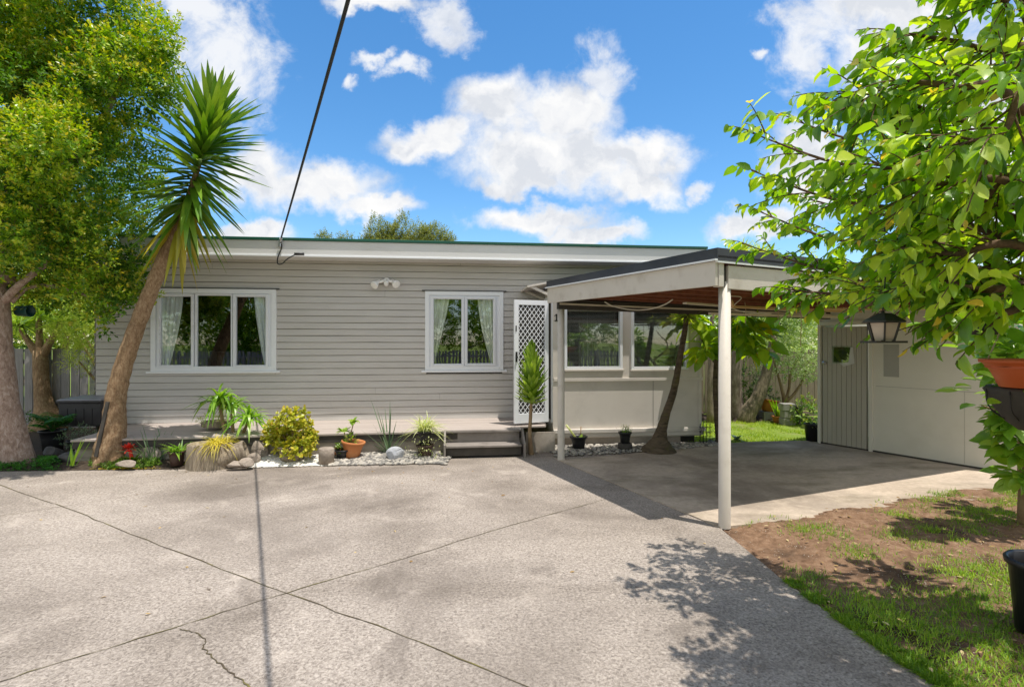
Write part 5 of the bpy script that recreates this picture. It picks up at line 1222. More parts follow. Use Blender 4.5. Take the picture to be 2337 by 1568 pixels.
def rosette(name, c, n, L, W, m, label, up=(.25, 1.2), droop=.5, cat='plant', prof='strap', Lj=.25, parent=None, r=.02, pname='leaves', group=None):
    u = rsph(n); u[:, 2] = rng.uniform(up[0], up[1], n); d = nrm(u); base = np.repeat(np.array(c)[None], n, 0) + np.stack([rng.normal(size=n) * r, rng.normal(size=n) * r, np.zeros(n)], 1)
    mb = MB(); mb.blades(base, d, L * rng.uniform(1 - Lj, 1 + Lj, n), W, droop * rng.uniform(.5, 1.3, n), seg=6, fold=.2, prof=prof)
    if parent is not None: return mb.build(pname, m, parent)
    return tag(mb.build(name, m, origin=c), label, cat, group)
rosette('sedge', sc_ + (.12, -.04, .30), 170, .30, .009, 'leaf_sedge', 'golden fine leaved sedge spilling over the stump planter', up=(.15, .9), droop=.75, r=.05)
o = empty('log_planter', bed(462, 1040) + (0, .42, .0)); tag(o, 'smaller log planter with pale trailing succulents behind the stump', 'planter')
q = bed(462, 1040) + (-.02, .42, 0); mb = MB(); mb.lathe([(.2, dzt), (.2, .42), (.17, .44), (.0, .42)], q, n=30, jit=.03, sx=1.1); mb.build('log_body', 'stump_grey', o)
mb = MB(); clumps(mb, [(q + (-.1, -.05, .45), (.16, .12, .06)), (q + (.14, -.06, .46), (.14, .12, .07))], 260, 6, .05, .03, .02, 'small'); mb.build('foliage', 'leaf_variegated', o)
# dracaena group behind the stump
dr0 = bed(525, 1040) + (0, .1, 0); dr = empty('cane_plant', dr0); tag(dr, 'strap leaved cane plant with three arching heads behind the stump planter', 'plant')
Yd = dr0[1]; hd = [at(500, 920, Yd), at(530, 930, Yd + .1), at(568, 960, Yd - .05)]
mb = MB()
for h, x in zip(hd, (-.04, .03, .09)): mb.tube(curve_pts([dr0 + (x, 0, 0), (dr0 + (x, 0, 0) + h) / 2 + (-.02, 0, .05), h], 10), np.linspace(.03, .02, len(curve_pts([dr0, dr0 + 1, h], 10))), 8)
mb.build('stem', 'stem_tan', dr)
mb = MB()
for h, n, l in zip(hd, (60, 44, 56), (.52, .42, .50)):
    u = rsph(n); u[:, 2] = rng.uniform(.3, 1.8, n); mb.blades(np.repeat(h[None], n, 0) + rng.normal(size=(n, 3)) * .02, nrm(u), l * rng.uniform(.75, 1.25, n), .042, rng.uniform(.5, 1.15, n), seg=7, fold=.22)
mb.build('leaves', 'leaf_strap', dr)
# small spider plant pot, grasses, red flower
pp = bed(398, 1060); o = pot('plant_pot', pp + (0, .05, -.02), .095, .075, .19, 'brown_plastic', 'brown plastic pot of bright grassy leaves beside the stump planter'); rosette('', pp + (0, .05, .15), 60, .25, .016, 'leaf_strap', '', up=(.2, 1.2), droop=.5, parent=o, r=.04)
rosette('iris_clump', bed(352, 1052), 40, .52, .016, 'leaf_blue', 'clump of long thin iris leaves right of the red flower', up=(.6, 2.2), droop=.25, r=.06, prof='sword')
rosette('iris_clump', bed(160, 1062), 9, .36, .028, 'leaf_strap', 'few broad green iris leaves at the front edge between the trunks', up=(.8, 2.6), droop=.1, r=.03, prof='sword')
rf = bed(298, 1056); o = empty('bromeliad', rf); tag(o, 'scarlet bromeliad flower at the foot of the yucca', 'flower')
mb = MB(); mb.tube(curve_pts([rf, rf + (.01, 0, .08), rf + (-.01, 0, .17)], 8), .022, 8); mb.build('stem', 'red_petal', o)
mb = MB(); n = 44; u = rsph(n); u[:, 2] = rng.uniform(-.2, .8, n); mb.leaves(rf + (-.02, 0, .18) + u * .03, nrm(u), np.repeat([[0, 0, 1.]], n, 0), rng.uniform(.05, .1, n), .03, 'ovate', smooth=True); mb.build('petals', 'red_petal', o)
rosette('', rf + (.06, .0, .02), 7, .2, .03, 'leaf_dark', '', up=(.4, 1), droop=.2, parent=o)
# pots on the left
pf = bed(86, 1035) + (0, .25, 0); o = pot('plant_pot', pf, .16, .12, .30, 'black_plastic', 'black pot holding a fern behind the leaning pale trunk')
mb = MB(); n = 16
for k in range(n):
    a = rng.uniform(0, 6.28); l = rng.uniform(.45, .75); d = np.array([math.cos(a), math.sin(a) * .8, rng.uniform(1.0, 2.6)]); d = d / np.linalg.norm(d); Pq = np.array([pf + (0, 0, .27) + d * l * t + np.array([0, 0, -.5 * l * t * t]) for t in np.linspace(0, 1, 14)])
    mb.tube(Pq, np.linspace(.006, .002, 14), 4)
    for sg in (-1, 1):
        tv = nrm(np.gradient(Pq, axis=0)); s1 = nrm(np.cross(tv, (0, 0, 1.))) * sg; ll_ = np.interp(np.linspace(0, 1, 14), [0, .25, .5, 1], [.02, .12, .13, .02]); mb.leaves(Pq[2:], s1[2:] + tv[2:] * .5 + (0, 0, -.15), np.repeat([[0, 0, 1.]], 12, 0), ll_[2:], ll_[2:] * .32, 'long', smooth=True)
mb.build('fern_fronds', 'leaf_fern', o)
pf2 = bed(163, 1040) + (0, .15, 0); o = pot('plant_pot', pf2, .15, .12, .2, 'black_plastic', 'low black pot with a mounded grey green herb left of the yucca')
mb = MB(); clumps(mb, [(pf2 + (0, -.02, .24), (.2, .17, .13)), (pf2 + (.08, -.06, .16), (.16, .12, .1))], 150, 8, .09, .04, .014); mb.build('foliage', 'leaf_blue', o)
pf3 = bed(20, 1020) + (-.2, .3, 0)
mb = MB(); clumps(mb, [(pf3 + (0, 0, .25), (.22, .2, .25))], 80, 8, .1, .05, .025); tag(mb.build('dark_shrub', 'leaf_dark', origin=pf3), 'small dark leaved shrub at the left edge behind the pale trunk', 'shrub')
mb = MB(); q = at(-2, 965, 7.6); o = empty('white_flowers', (q[0], q[1], .04)); tag(o, 'white flowering plant at the left edge behind the pale trunk', 'flowers'); mb.tube([(q[0], q[1], .03), q], .012, 6); mb.build('stem', 'stem_tan', o); mb = MB(); n = 70; u = rsph(n); mb.leaves(q + u * (.08, .05, .14), u, np.repeat([[0, 0, 1.]], n, 0), .05, .035, 'round', smooth=True); mb.build('petals', 'pale_petal', o)
# ground cover
def cover(name, x0, x1, y0, y1, n, h, label, m='leaf_cover'):
    px_ = rng.uniform(x0, x1, n); Yf = bedY((px_ - CX) / FPX * 6.9) + .03; Y = Yf + rng.random(n) * (y1 - y0); X = (px_ - CX) / FPX * Y
    env = np.clip(np.minimum(px_ - x0, x1 - px_) / 30, 0, 1); keep = rng.random(n) < env * (.55 + .45 * np.sin(X * 13 + Y * 9)) + .12; px_, Yf, Y, X = px_[keep], Yf[keep], Y[keep] + .03 * np.sin(X[keep] * 17), X[keep]; n = len(X)
    hh = h * np.sin(np.clip((Y - Yf) / (y1 - y0), 0, 1) * 3.0) * (.6 + .4 * np.sin(X * 9)) * np.sqrt(np.clip(np.minimum(px_ - x0, x1 - px_) / 25, 0, 1))
    P3 = np.stack([X, Y, bed_z(X, Y) + np.maximum(hh, .004) * rng.uniform(.5, 1, n)], 1); mb = MB(); sprigs(mb, P3, np.stack([.6 * rng.normal(size=n), .6 * rng.normal(size=n), np.ones(n)], 1), 5, .03, .022, .016, tipcut=.3 if False else 1.0)
    k = 260; e = x0 + (x1 - x0) * rng.beta(1.6, 1.6, k); Ye = bedY((e - CX) / FPX * 6.9) + rng.normal(size=k) * .025 + .03; mb.leaves(np.stack([(e - CX) / FPX * Ye, Ye, np.full(k, .012)], 1), rsph(k) * (1, 1, .2), np.repeat([[0, 0, 1.]], k, 0), .03, .018, tip=np.ones(k))
    return stuff(mb.build(name, m), label, 'ground cover')
cover('ground_cover', -60, 140, 0, .5, 2600, .09, 'dark green creeping ground cover at the foot of the pale trunk', 'leaf_fern')
cover('ground_cover', 205, 365, 0, .34, 2600, .06, 'bright green creeping ground cover at the foot of the yucca')
# jade plant
jb = bed(664, 1050) + (0, .04, 0); o = pot('plant_pot', jb, .18, .15, .2, 'stump_grey', 'wooden tub with a rounded yellow green jade plant among white pebbles')
js = 7.2 / 1200
def jade(mb):
    Y = jb[1]
    for (x, y, r) in ((668, 962, 20), (636, 975, 21), (694, 988, 24), (650, 951, 13), (684, 952, 17), (626, 1002, 17), (665, 995, 30), (700, 1010, 18), (645, 1015, 18), (680, 1025, 20), (660, 1030, 14), (622, 985, 12), (708, 1000, 12)):
        c = at(x, y, Y + rng.uniform(-.15, .12)); n = int(r * 1.7); u = rsph(n)
        sprigs(mb, c + u * r * js * rng.uniform(.6, 1.1, (n, 1)), u + (0, 0, .5), 6, .06, .058, .046, 'round', spread=1.0, tipcut=.5, grav=0)
mb = MB(); jade(mb); mb.build('foliage', 'leaf_jade', o)
mb = MB()
for (x, y) in ((640, 985), (665, 970), (692, 990), (655, 1000), (680, 1005)): mb.tube(curve_pts([jb + (0, 0, .15), (jb + (0, 0, .15) + at(x, y, jb[1])) / 2 + (.02, 0, -.03), at(x, y, jb[1])], 8), np.linspace(.022, .01, len(curve_pts([jb, jb + 1, jb + 2], 8))), 6)
mb.build('stem', 'stem_tan', o)
# log round and terracotta pots
lc2 = bed(741, 1055) + (0, .06, 0); o = empty('log_round', lc2); tag(o, 'short pale cut log standing at the edge of the white pebbles', 'log'); mb = MB(); mb.lathe([(0, -.02), (.10, -.02), (.103, .17), (.09, .185), (0, .19)], lc2, n=22, jit=.03); mb.build('log_body', 'rock_brown', o)
tcp = bed(802, 1045); o = pot('terracotta_pot', tcp, .15, .10, .24, 'terracotta', 'round terracotta pot tipped slightly beside the black bowl', tilt=(R(7), 'Y'), rim=.035)
mb = MB(); n = 40; u = rsph(n); q = tcp + (0, 0, .26); mb.leaves(q + u * .06, u + (0, 0, .5), np.repeat([[0, 0, 1.]], n, 0), .06, .03, 'ovate', smooth=True); mb.build('foliage', 'leaf_dracaena', o)
for (x, y, l) in ((808, 962, .13), (785, 985, .13)):
    q = at(x, y, tcp[1]); mb = MB(); mb.tube(curve_pts([tcp + (0, 0, .2), (tcp + (0, 0, .2) + q) / 2 + (-.02, 0, 0), q], 8), .008, 6); mb.build('stem', 'stem_tan', o); rosette('', q, 16, l, .045, 'leaf_dracaena', '', up=(.1, 1), droop=.6, parent=o)
tcs = bed(764, 1044) + (0, 0, .06); mb = MB(); mb.add(tcs + np.array([[-.06, 0, -.05], [.05, .0, -.06], [.09, .02, .07], [.02, .03, .11], [-.03, .02, .05]]), [[0, 1, 2, 3, 4]]); mb.add(tcs + np.array([[-.06, .03, -.05], [.05, .03, -.06], [.09, .05, .07], [.02, .06, .11], [-.03, .05, .05]]), [[4, 3, 2, 1, 0]]); tag(mb.build('pot_shard', 'terracotta', origin=tcs), 'broken terracotta shard behind the black bowl', 'shard')
bw = bed(784, 1046); o = pot('plant_bowl', bw, .115, .08, .13, 'black_plastic', 'black bowl of yellow green succulents before the terracotta pot', cat='planter'); mb = MB(); clumps(mb, [(bw + (0, 0, .14), (.10, .09, .05)), (bw + (.05, 0, .18), (.05, .05, .05))], 300, 6, .05, .04, .018, 'round'); mb.build('foliage', 'leaf_dracaena', o)
# spiky yucca grass
ys = bed(884, 1040) + (0, .1, 0); mb = MB(); tips = [(815, 985), (822, 975), (848, 905), (860, 925), (889, 912), (893, 930), (872, 940), (926, 985), (918, 980), (905, 960), (835, 1000), (930, 1000), (880, 930), (900, 985), (850, 960), (870, 970), (912, 1005), (845, 990)]
bs = np.repeat(ys[None], len(tips), 0); tg = np.array([at(x, y, ys[1] + rng.uniform(-.25, .2)) for x, y in tips]); dv = tg - bs; mb.blades(bs + rng.normal(size=bs.shape) * .012, dv, np.linalg.norm(dv, axis=1) * 1.05, .022, .06, seg=5, fold=.2, prof='sword'); tag(mb.build('spiky_plant', 'leaf_blue', origin=ys), 'sparse spiky plant with long thin leaves behind the blue grey rock', 'plant')
# variegated spider plant in two stacked pots
vp = bed(968, 1044) + (0, .08, 0); pot('plant_pot', vp, .115, .09, .165, 'brown_plastic', 'lower brown pot stacked under the variegated spider plant', soil=True)
o = pot('plant_pot', vp + (0, .0, .17), .095, .07, .19, 'black_plastic', 'upper dark pot overflowing with a variegated cream spider plant'); rosette('', vp + (0, 0, .36), 150, .38, .014, 'leaf_variegated', '', up=(.05, 1.6), droop=.6, parent=o, r=.04)
mb = MB(); n = 90; q = vp + np.stack([rng.normal(size=n) * .09, rng.normal(size=n) * .04 - .1, rng.uniform(.02, .3, n)], 1); u = rsph(n); mb.leaves(q, u, np.repeat([[0, 0, 1.]], n, 0), .04, .02, 'small'); mb.build('trailing_foliage', 'leaf_variegated', o)
# young dracaena before the screen door
yb = np.array([*G(1213, 1034, .02)[:2], 0.0]); Yy = yb[1]; yo = empty('dracaena', yb); tag(yo, 'young bright green dracaena on a bare stem before the screen door', 'plant')
mb = MB(); mb.tube(curve_pts([yb + (0, 0, -.03), at(1209, 990, Yy), at(1212, 930, Yy), at(1214, 850, Yy)], 20), np.interp(np.linspace(0, 1, len(curve_pts([yb, yb + 1, yb + 2, yb + 3], 20))), [0, .3, 1], [.042, .03, .022]), 10, jit=.03); mb.build('stem', 'stem_tan', yo)
mb = MB(); n = 150; t = np.linspace(0, 1, n); ax = np.array([at(1213, 922 - 105 * k, Yy) for k in t]); a = np.arange(n) * 2.4; an_ = np.radians(np.interp(t, [0, .12, .5, 1], [78, 60, 40, 8]) + 6 * rng.normal(size=n)); d = np.stack([np.cos(a) * np.sin(an_), np.sin(a) * np.sin(an_), np.cos(an_)], 1); mb.blades(ax, d, np.interp(t, [0, .3, .7, 1], [.28, .34, .33, .27]) * rng.uniform(.8, 1.05, n), .074, rng.uniform(-.22, .05, n), seg=5, fold=.25); mb.build('leaves', 'leaf_dracaena', yo)
# pots under the porch window
k1 = G(1322, 1029) ; o = pot('plant_pot', k1 + (0, .08, 0), .125, .085, .22, 'black_plastic', 'round black glazed pot with a pale stick beside the carport post', rim=.03)
mb = MB(); mb.tube([k1 + (-.02, .05, .16), k1 + (-.2, .0, .40)], .016, 8); mb.build('cane', 'leaf_variegated', o); mb = MB(); mb.tube([k1 + (.03, .1, .15), k1 + (.04, .1, .36)], .008, 6); mb.build('stem', 'stem_tan', o); rosette('', k1 + (.05, .04, .18), 12, .09, .04, 'leaf_dracaena', '', parent=o, droop=.4)
k2 = G(1428, 1029) + (0, .05, 0); mb = MB(); mb.lathe([(0, 0), (.115, 0), (.108, .10), (.085, .115), (0, .115)], k2, n=26); tag(mb.build('upturned_pot', 'deck_dark', origin=k2), 'dark upturned pot used as a stand under the small black pot', 'pot')
o = pot('plant_pot', k2 + (0, 0, .116), .092, .068, .17, 'black_plastic', 'small black pot of feathery green leaves on an upturned pot', rim=.025); mb = MB(); clumps(mb, [(k2 + (0, 0, .31), (.085, .08, .05))], 300, 6, .05, .035, .008); mb.build('foliage', 'leaf_cover', o); rosette('', k2 + (0, 0, .27), 22, .13, .008, 'leaf_strap', '', up=(.8, 3), droop=.1, parent=o)
# leaning palm with swollen foot
pb = np.array([*G(1503, 1031)[:2], 0.0]); Yp = pb[1]; 
ppth = [pb + (0, 0, -.05), at(1505, 1010, Yp), at(1509, 985, Yp), at(1520, 945, Yp), at(1538, 890, Yp), at(1551, 820, Yp), at(1562, 760, Yp), at(1568, 715, Yp)]
def palm(mb):
    c = at(1568, 722, Yp); n = 70; u = rsph(n); u[:, 2] = rng.uniform(-.3, .25, n); mb.blades(np.repeat(c[None], n, 0), nrm(u), rng.uniform(.18, .34, n), .024, rng.uniform(.0, .35, n), prof='sword')
pt = empty('ponytail_palm', pb); tag(pt, 'leaning dark trunked palm with a swollen foot before the porch', 'palm')
P = curve_pts(ppth, 56); r_ = np.interp(np.linspace(0, 1, len(P)), [0, .05, .12, .2, .32, .45, .7, 1], [.29, .275, .19, .115, .078, .060, .046, .036]); mb = MB(); mb.tube(P, r_ * (1 + .025 * np.sin(np.arange(len(P)) * 1.7)), 18, jit=.015); mb.build('trunk', 'bark_palm', pt)
mb = MB(); palm(mb); mb.build('crown', 'leaf_light', pt)
# wire rack at the porch corner
wr = at(1612, 1000, 8.6); mb = MB(); w0_ = np.array([wr[0], wr[1], 0.0])
for x in (-.1, -.05, 0, .06): mb.tube([w0_ + (x, 0, 0), w0_ + (x, 0, .34)], .006, 4)
for z in (.05, .13, .21, .28): mb.tube([w0_ + (-.12, 0, z), w0_ + (.1, 0, z)], .005, 4)
for k in range(14): p = w0_ + (rng.uniform(-.12, .2), rng.uniform(-.05, .05), rng.uniform(.02, .3)); mb.tube([p, p + rng.normal(size=3) * .06], .004, 4)
tag(mb.build('wire_rack', 'black_metal', origin=w0_), 'rusty dark wire rack standing at the porch corner', 'rack')

# ================================================================ side yard at the left
fx0, fx1 = -10.5, -5.9; fy_ = 10.0
def fence(name, p0, p1, h, w, gap, m, label, hj=.02, cap=None):
    o = empty(name, p0); tag(o, label, 'fence'); d = nrm(np.array(p1, float) - np.array(p0, float)); L_ = np.linalg.norm(np.array(p1) - np.array(p0)); F = Frame(p0, math.atan2(d[1], d[0])); mb = MB(); x = 0
    while x < L_: mb.box(x, x + w, rng.normal() * .003, .02 + rng.normal() * .002, .02 + p0[2], h + rng.normal() * hj, F); x += w + gap * rng.uniform(.7, 1.4)
    mb.build('palings', m, o); mb = MB()
    for z in (.3, h - .3): mb.box(0, L_, .03, .07, z, z + .08, F)
    mb.build('rail', m, o)
    mb = MB(); x = 0.0
    while x < L_: mb.box(x, x + .09, .07, .16, 0, h - .05, F); x += 2.2
    mb.build('fence_posts', m, o); return o
fence('paling_fence', (fx0, fy_, 0), (fx1, fy_, 0), 1.56, .155, .018, 'fence_grey', 'grey vertical paling fence beside the house at the left')
fence('paling_fence', (fx1 + .02, fy_ + .1, 0), (fx1 + .1, 16, 0), 1.5, .155, .018, 'fence_grey', 'short return of the grey fence running back beside the house wall')
bx0 = H.p(-7.28, -.14, 0)
SBX = Frame(np.array([*at(133, 950, 8.15)[:2], 0]), R(2)); bo = empty('storage_box', SBX.O, SBX.a); tag(bo, 'dark plastic outdoor storage box with a pale lid on the deck end', 'storage box')
bw_ = .64; zb0 = dzt + .003; mb = MB(); mb.box(0, bw_, 0, .5, zb0, zb0 + .36, SBX); mb.build('box_body', 'box_plastic', bo, bevel=.012)
mb = MB()
for i in range(5): mb.box(.03 + i * .125, .03 + i * .125 + .11, -.008, -.0005, zb0 + .02, zb0 + .28, SBX)
mb.build('side_panel', 'box_plastic', bo, bevel=.004)
mb = MB(); mb.box(-.02, bw_ + .02, -.02, .52, zb0 + .362, zb0 + .40, SBX); mb.build('lid_rim', 'box_plastic', bo, bevel=.01)
mb = MB(); c = SBX.w(np.array([[-.02, -.02, zb0 + .401], [bw_ + .02, -.02, zb0 + .401], [bw_ + .02, .52, zb0 + .401], [-.02, .52, zb0 + .401], [.0, .0, zb0 + .42], [bw_, .0, zb0 + .42], [bw_ , .5, zb0 + .50], [.0, .5, zb0 + .44]])); mb.add(c, np.array([[0, 1, 5, 4], [1, 2, 6, 5], [2, 3, 7, 6], [3, 0, 4, 7], [4, 5, 6, 7], [3, 2, 1, 0]])); mb.build('lid', 'box_lid', bo)
hpot = at(54, 710, 7.25); mb = MB(); Mh = np.array(Matrix.Rotation(R(90), 3, 'Y')); mb.lathe([(0, -.08), (.07, -.08), (.075, .08), (.082, .085), (.082, .095), (.066, .095), (.06, -.06)], hpot, n=24, M=Mh); tag(mb.build('hanging_planter', 'hose_green', origin=hpot), 'dark green tin fixed sideways on the pale trunk', 'planter')
# light foliage seen between fence and crown
def bush(name, label, cs, leaf, per, L, W, base, n=8, twig=.14, group=None, stem=True, bark='stem_tan', cat='shrub', tip=1.0):
    t = empty(name, base); tag(t, label, cat, group)
    mb = MB()
    for c, r in cs:
        Q = curve_pts([np.array(base), (np.array(base) + c) / 2 + (.05, .02, .1), np.array(c)], 8); mb.tube(Q, np.linspace(.05, .015, len(Q)), 6)
    mb.build('trunk', bark, t); mb = MB(); clumps(mb, cs, per, n, twig, L, W, tipcut=tip); mb.build('crown', leaf, t); return t
bush('feathery_shrub', 'pale feathery shrub drooping over the left fence beside the house', [(at(190, 760, 9.6), (.42, .3, .28)), (at(215, 790, 9.5), (.28, .25, .25)), (at(165, 750, 9.8), (.3, .3, .2)), (at(180, 825, 9.5), (.18, .15, .22))], 'leaf_light', 110, .10, .012, np.array([-7.2, 9.7, 0]), 9, .2)
bush('yellow_shrub', 'sunlit yellow green shrub behind the left fence', [(at(100, 735, 11.5), (.9, .5, .5)), (at(30, 700, 11.8), (.8, .5, .6)), (at(170, 700, 11.8), (.7, .5, .6)), (at(-60, 760, 11.5), (.8, .5, .6)), (at(60, 640, 12), (1.3, .6, .8)), (at(170, 620, 12.2), (1, .6, .7))], 'leaf_light', 60, .10, .04, np.array([-10.2, 11.6, 0]))
bush('dark_tree', 'dark leafy tree farther behind the left fence', [(at(60, 560, 15), (2.2, 1.2, 2)), (at(230, 560, 15.5), (1.6, 1, 2)), (at(-150, 600, 15), (2, 1.2, 2)), (at(100, 720, 15), (2.4, 1, 1)), (at(260, 700, 15.5), (1.2, .8, 1.2))], 'leaf_dark', 34, .16, .07, np.array([-13.5, 15, 0]), cat='tree', twig=.3)
# palm frond hanging by the house corner
mb = MB(); 
for (p0, p1, p2) in (((238, 800), (222, 800), (196, 845)), ((245, 860), (222, 875), (208, 930))):
    Pq = curve_pts([at(*p0, 8.6), at(*p1, 8.5), at(*p2, 8.4)], 26); mb.tube(Pq, np.linspace(.008, .003, len(Pq)), 4); tv = nrm(np.gradient(Pq, axis=0))
    for sg in (-1, 1): s1 = nrm(np.cross(tv, (0, 1., 0))) * sg; m_ = len(Pq); mb.blades(Pq, s1 + tv * .6, np.interp(np.linspace(0, 1, m_), [0, .4, 1], [.14, .2, .08]), .014, .2, seg=3)
tag(mb.build('palm_frond', 'leaf_light', origin=at(222, 800, 8.5)), 'palm frond hanging at the left corner of the house', 'palm frond')

# ================================================================ back yard at the right
fence('paling_fence', (2.9, 12.2, 0), (9.8, 12.9, 0), 1.46, .15, .012, 'fence_brown', 'weathered brown paling fence across the back lawn', .02)
mb = MB(); nx, ny = 60, 16; gB = np.array([[x, y, .05 + .05 * math.sin(x * 3) * math.sin(y * 2) + .02 * rng.normal()] for y in np.linspace(11.05, 12.4, ny) for x in np.linspace(3, 9.6, nx)]); gB[:nx, 2] = -.02
mb.add(gB, np.array([[j * nx + i, j * nx + i + 1, (j + 1) * nx + i + 1, (j + 1) * nx + i] for j in range(ny - 1) for i in range(nx - 1)]), smooth=True); struct(mb.build('back_bed', 'mulch'))
# cabbage tree behind the carport whose head shows above the roof
cbp = np.array([*G(1690, 958)[:2], 0.0]); Yc = cbp[1]
def cab(mb):
    for c in (at(1690, 585, Yc), at(1735, 590, Yc + .2)):
        n = 90; u = rsph(n); u[:, 2] = rng.uniform(-.3, 1.4, n); mb.blades(np.repeat(c[None], n, 0), nrm(u), rng.uniform(.4, .65, n), .04, .25, prof='sword')
tree('cabbage_tree', 'pale trunked spiky tree beside the back fence, its head above the carport roof', cbp, [([cbp + (0, 0, -.05), at(1682, 925, Yc), at(1680, 860, Yc), at(1682, 800, Yc), at(1686, 700, Yc), at(1690, 590, Yc)], [.17, .135, .105, .10, .095, .07]), ([at(1694, 680, Yc), at(1715, 640, Yc), at(1735, 592, Yc + .2)], [.08, .07, .06])], 'bark_grey', cab, 'leaf_light')
lbp = np.array([*G(1722, 960)[:2], 0.0]); Yl = lbp[1] - .15; lbp[1] = Yl
def lean(mb):
    clumps(mb, [(at(1800, 660, Yl), (.7, .5, .5)), (at(1770, 720, Yl + .3), (.4, .4, .3))], 60, 7, .15, .09, .04)
tree('leaning_tree', 'thick curved trunk leaning right before the back fence', lbp, [([lbp + (-.25, 0, -.05), at(1706, 944, Yl), at(1726, 915, Yl), at(1742, 875, Yl), at(1752, 840, Yl), at(1764, 780, Yl), at(1780, 690, Yl)], [.20, .18, .145, .12, .10, .09, .06])], 'bark_olive', lean, 'leaf_dark')
# broad leaved tree by the porch corner
fbp = np.array([*G(1640, 1013)[:2], 0.0]); Yf_ = fbp[1]
def bigleaf(mb):
    for (x, y, n, r) in ((1640, 770, 50, .25), (1610, 800, 36, .2), (1690, 750, 46, .28), (1735, 765, 30, .22), (1620, 745, 30, .25), (1700, 790, 24, .2), (1575, 730, 22, .2), (1745, 800, 14, .12), (1690, 715, 40, .3)):
        c = at(x, y, Yf_ + rng.uniform(-.3, .3)); u = rsph(n); a = rng.uniform(.2, .36, n); d = nrm(u * (1, 1, .5) + (0, 0, -.35)); mb.leaves(c + u * r * rng.uniform(.2, 1, (n, 1)), d, np.repeat([[0, 0, 1.]], n, 0) + .4 * rng.normal(size=(n, 3)), a, a * .5, 'ovate', tip=(rng.random(n) < .08) * 1.0, smooth=True)
tree('broad_leaf_tree', 'slender dark trunked tree with very large glossy leaves behind the front post', fbp, [([fbp, at(1636, 960, Yf_), at(1632, 880, Yf_), at(1636, 810, Yf_), at(1650, 750, Yf_)], [.045, .04, .035, .035, .025]), ([at(1634, 830, Yf_), at(1612, 800, Yf_), at(1600, 770, Yf_)], [.025, .02, .012]), ([at(1636, 810, Yf_), at(1670, 780, Yf_), at(1710, 755, Yf_)], [.025, .02, .012])], 'bark_palm', bigleaf, 'leaf_big')
tb2 = np.array([*G(1622, 965)[:2], 0]); tree('slim_tree', 'pale slim trunk standing just left of the front post in the back yard', tb2, [([tb2, at(1622, 880, tb2[1]), at(1624, 800, tb2[1]), at(1626, 700, tb2[1])], [.085, .07, .06, .04])], 'bark_grey', lambda mb: clumps(mb, [(at(1626, 690, tb2[1]), (.5, .5, .35))], 50, 7, .15, .1, .04), 'leaf_big')
vb = np.array([*G(1783, 960)[:2], 0.0]); Yv = vb[1] + .1
vcs = [(at(x, y, Yv + dy), r * Yv / 1200 * np.array([1, 1, .8])) for (x, y, dy, r) in ((1800, 760, 0, 45), (1840, 790, -.2, 42), (1780, 810, -.1, 36), (1830, 845, -.1, 30), (1770, 760, .3, 34), (1850, 740, .2, 40), (1800, 840, .1, 26), (1860, 840, 0, 26), (1810, 720, .3, 50), (1745, 850, .1, 20))]
tree('variegated_shrub', 'multi stemmed shrub with white flecked leaves before the back fence', vb, [([vb, at(1790, 920, Yv), at(1782, 880, Yv), at(1765, 820, Yv)], [.05, .045, .03, .015]), ([at(1789, 925, Yv), at(1800, 890, Yv), at(1805, 850, Yv), at(1830, 800, Yv)], [.04, .03, .025, .015]), ([at(1790, 922, Yv), at(1815, 895, Yv), at(1835, 860, Yv), at(1850, 800, Yv)], [.035, .03, .022, .012])], 'stem_tan', lambda mb: clumps(mb, vcs, 130, 7, .13, .055, .028, tipcut=1.0), 'leaf_silver', cat='shrub')
gs = np.array([*G(1848, 975)[:2], 0]); mb = MB(); clumps(mb, [(gs + (0, .1, .28), (.24, .2, .24))], 130, 7, .12, .08, .04); tag(mb.build('green_shrub', 'leaf_cover', origin=gs), 'low bright leafy shrub beside the garage corner', 'shrub')
gs2 = np.array([*G(1745, 950)[:2], 0]); mb = MB(); clumps(mb, [(gs2 + (0, .2, .42), (.36, .25, .22)), (at(1712, 880, 11.8), (.35, .2, .35))], 100, 7, .12, .07, .035); tag(mb.build('fence_shrub', 'leaf_dark', origin=gs2), 'dark leafy shrub behind the tilted terracotta pot', 'shrub')
ft_ = np.array([*G(1758, 962)[:2], 0.0]); 
mb = MB(); mb.box(ft_[0] - .13, ft_[0] + .13, ft_[1], ft_[1] + .25, 0, .2); tag(mb.build('pot_stand', 'cement_block', origin=ft_, bevel=.01), 'grey block carrying the tilted terracotta pot', 'block')
pot('terracotta_pot', ft_ + (.0, .12, .205), .19, .11, .25, 'terracotta', 'tilted pale terracotta pot on a block before the back fence', tilt=(R(9), 'Y'))
sp_ = np.array([*G(1776, 966)[:2], 0.0]); o = pot('terracotta_pot', sp_, .12, .085, .15, 'terracotta', 'small terracotta pot with sword shaped leaves beside the cement blocks'); rosette('', sp_ + (0, 0, .13), 14, .42, .04, 'leaf_strap', '', up=(.9, 2.5), droop=.15, parent=o, prof='sword')
cbk = G(1804, 972); 
for k, (dx, ang, lab) in enumerate(((0, .05, 'bottom grey cement block of the stack before the back fence'), (.01, .0, 'middle grey cement block of the stack before the back fence'), (-.015, -.07, 'top grey cement block of the stack before the back fence'))):
    Fk = Frame(np.array([cbk[0] - .13 + dx, cbk[1], 0]), ang); z = .002 + k * .148; mb = MB(); mb.box(0, .24, 0, .19, z, z + .145, Fk); o = mb.build('cement_block', 'cement_block', origin=Fk.O + (0, 0, z), bevel=.012); tag(o, lab, 'block', 'stacked cement blocks')
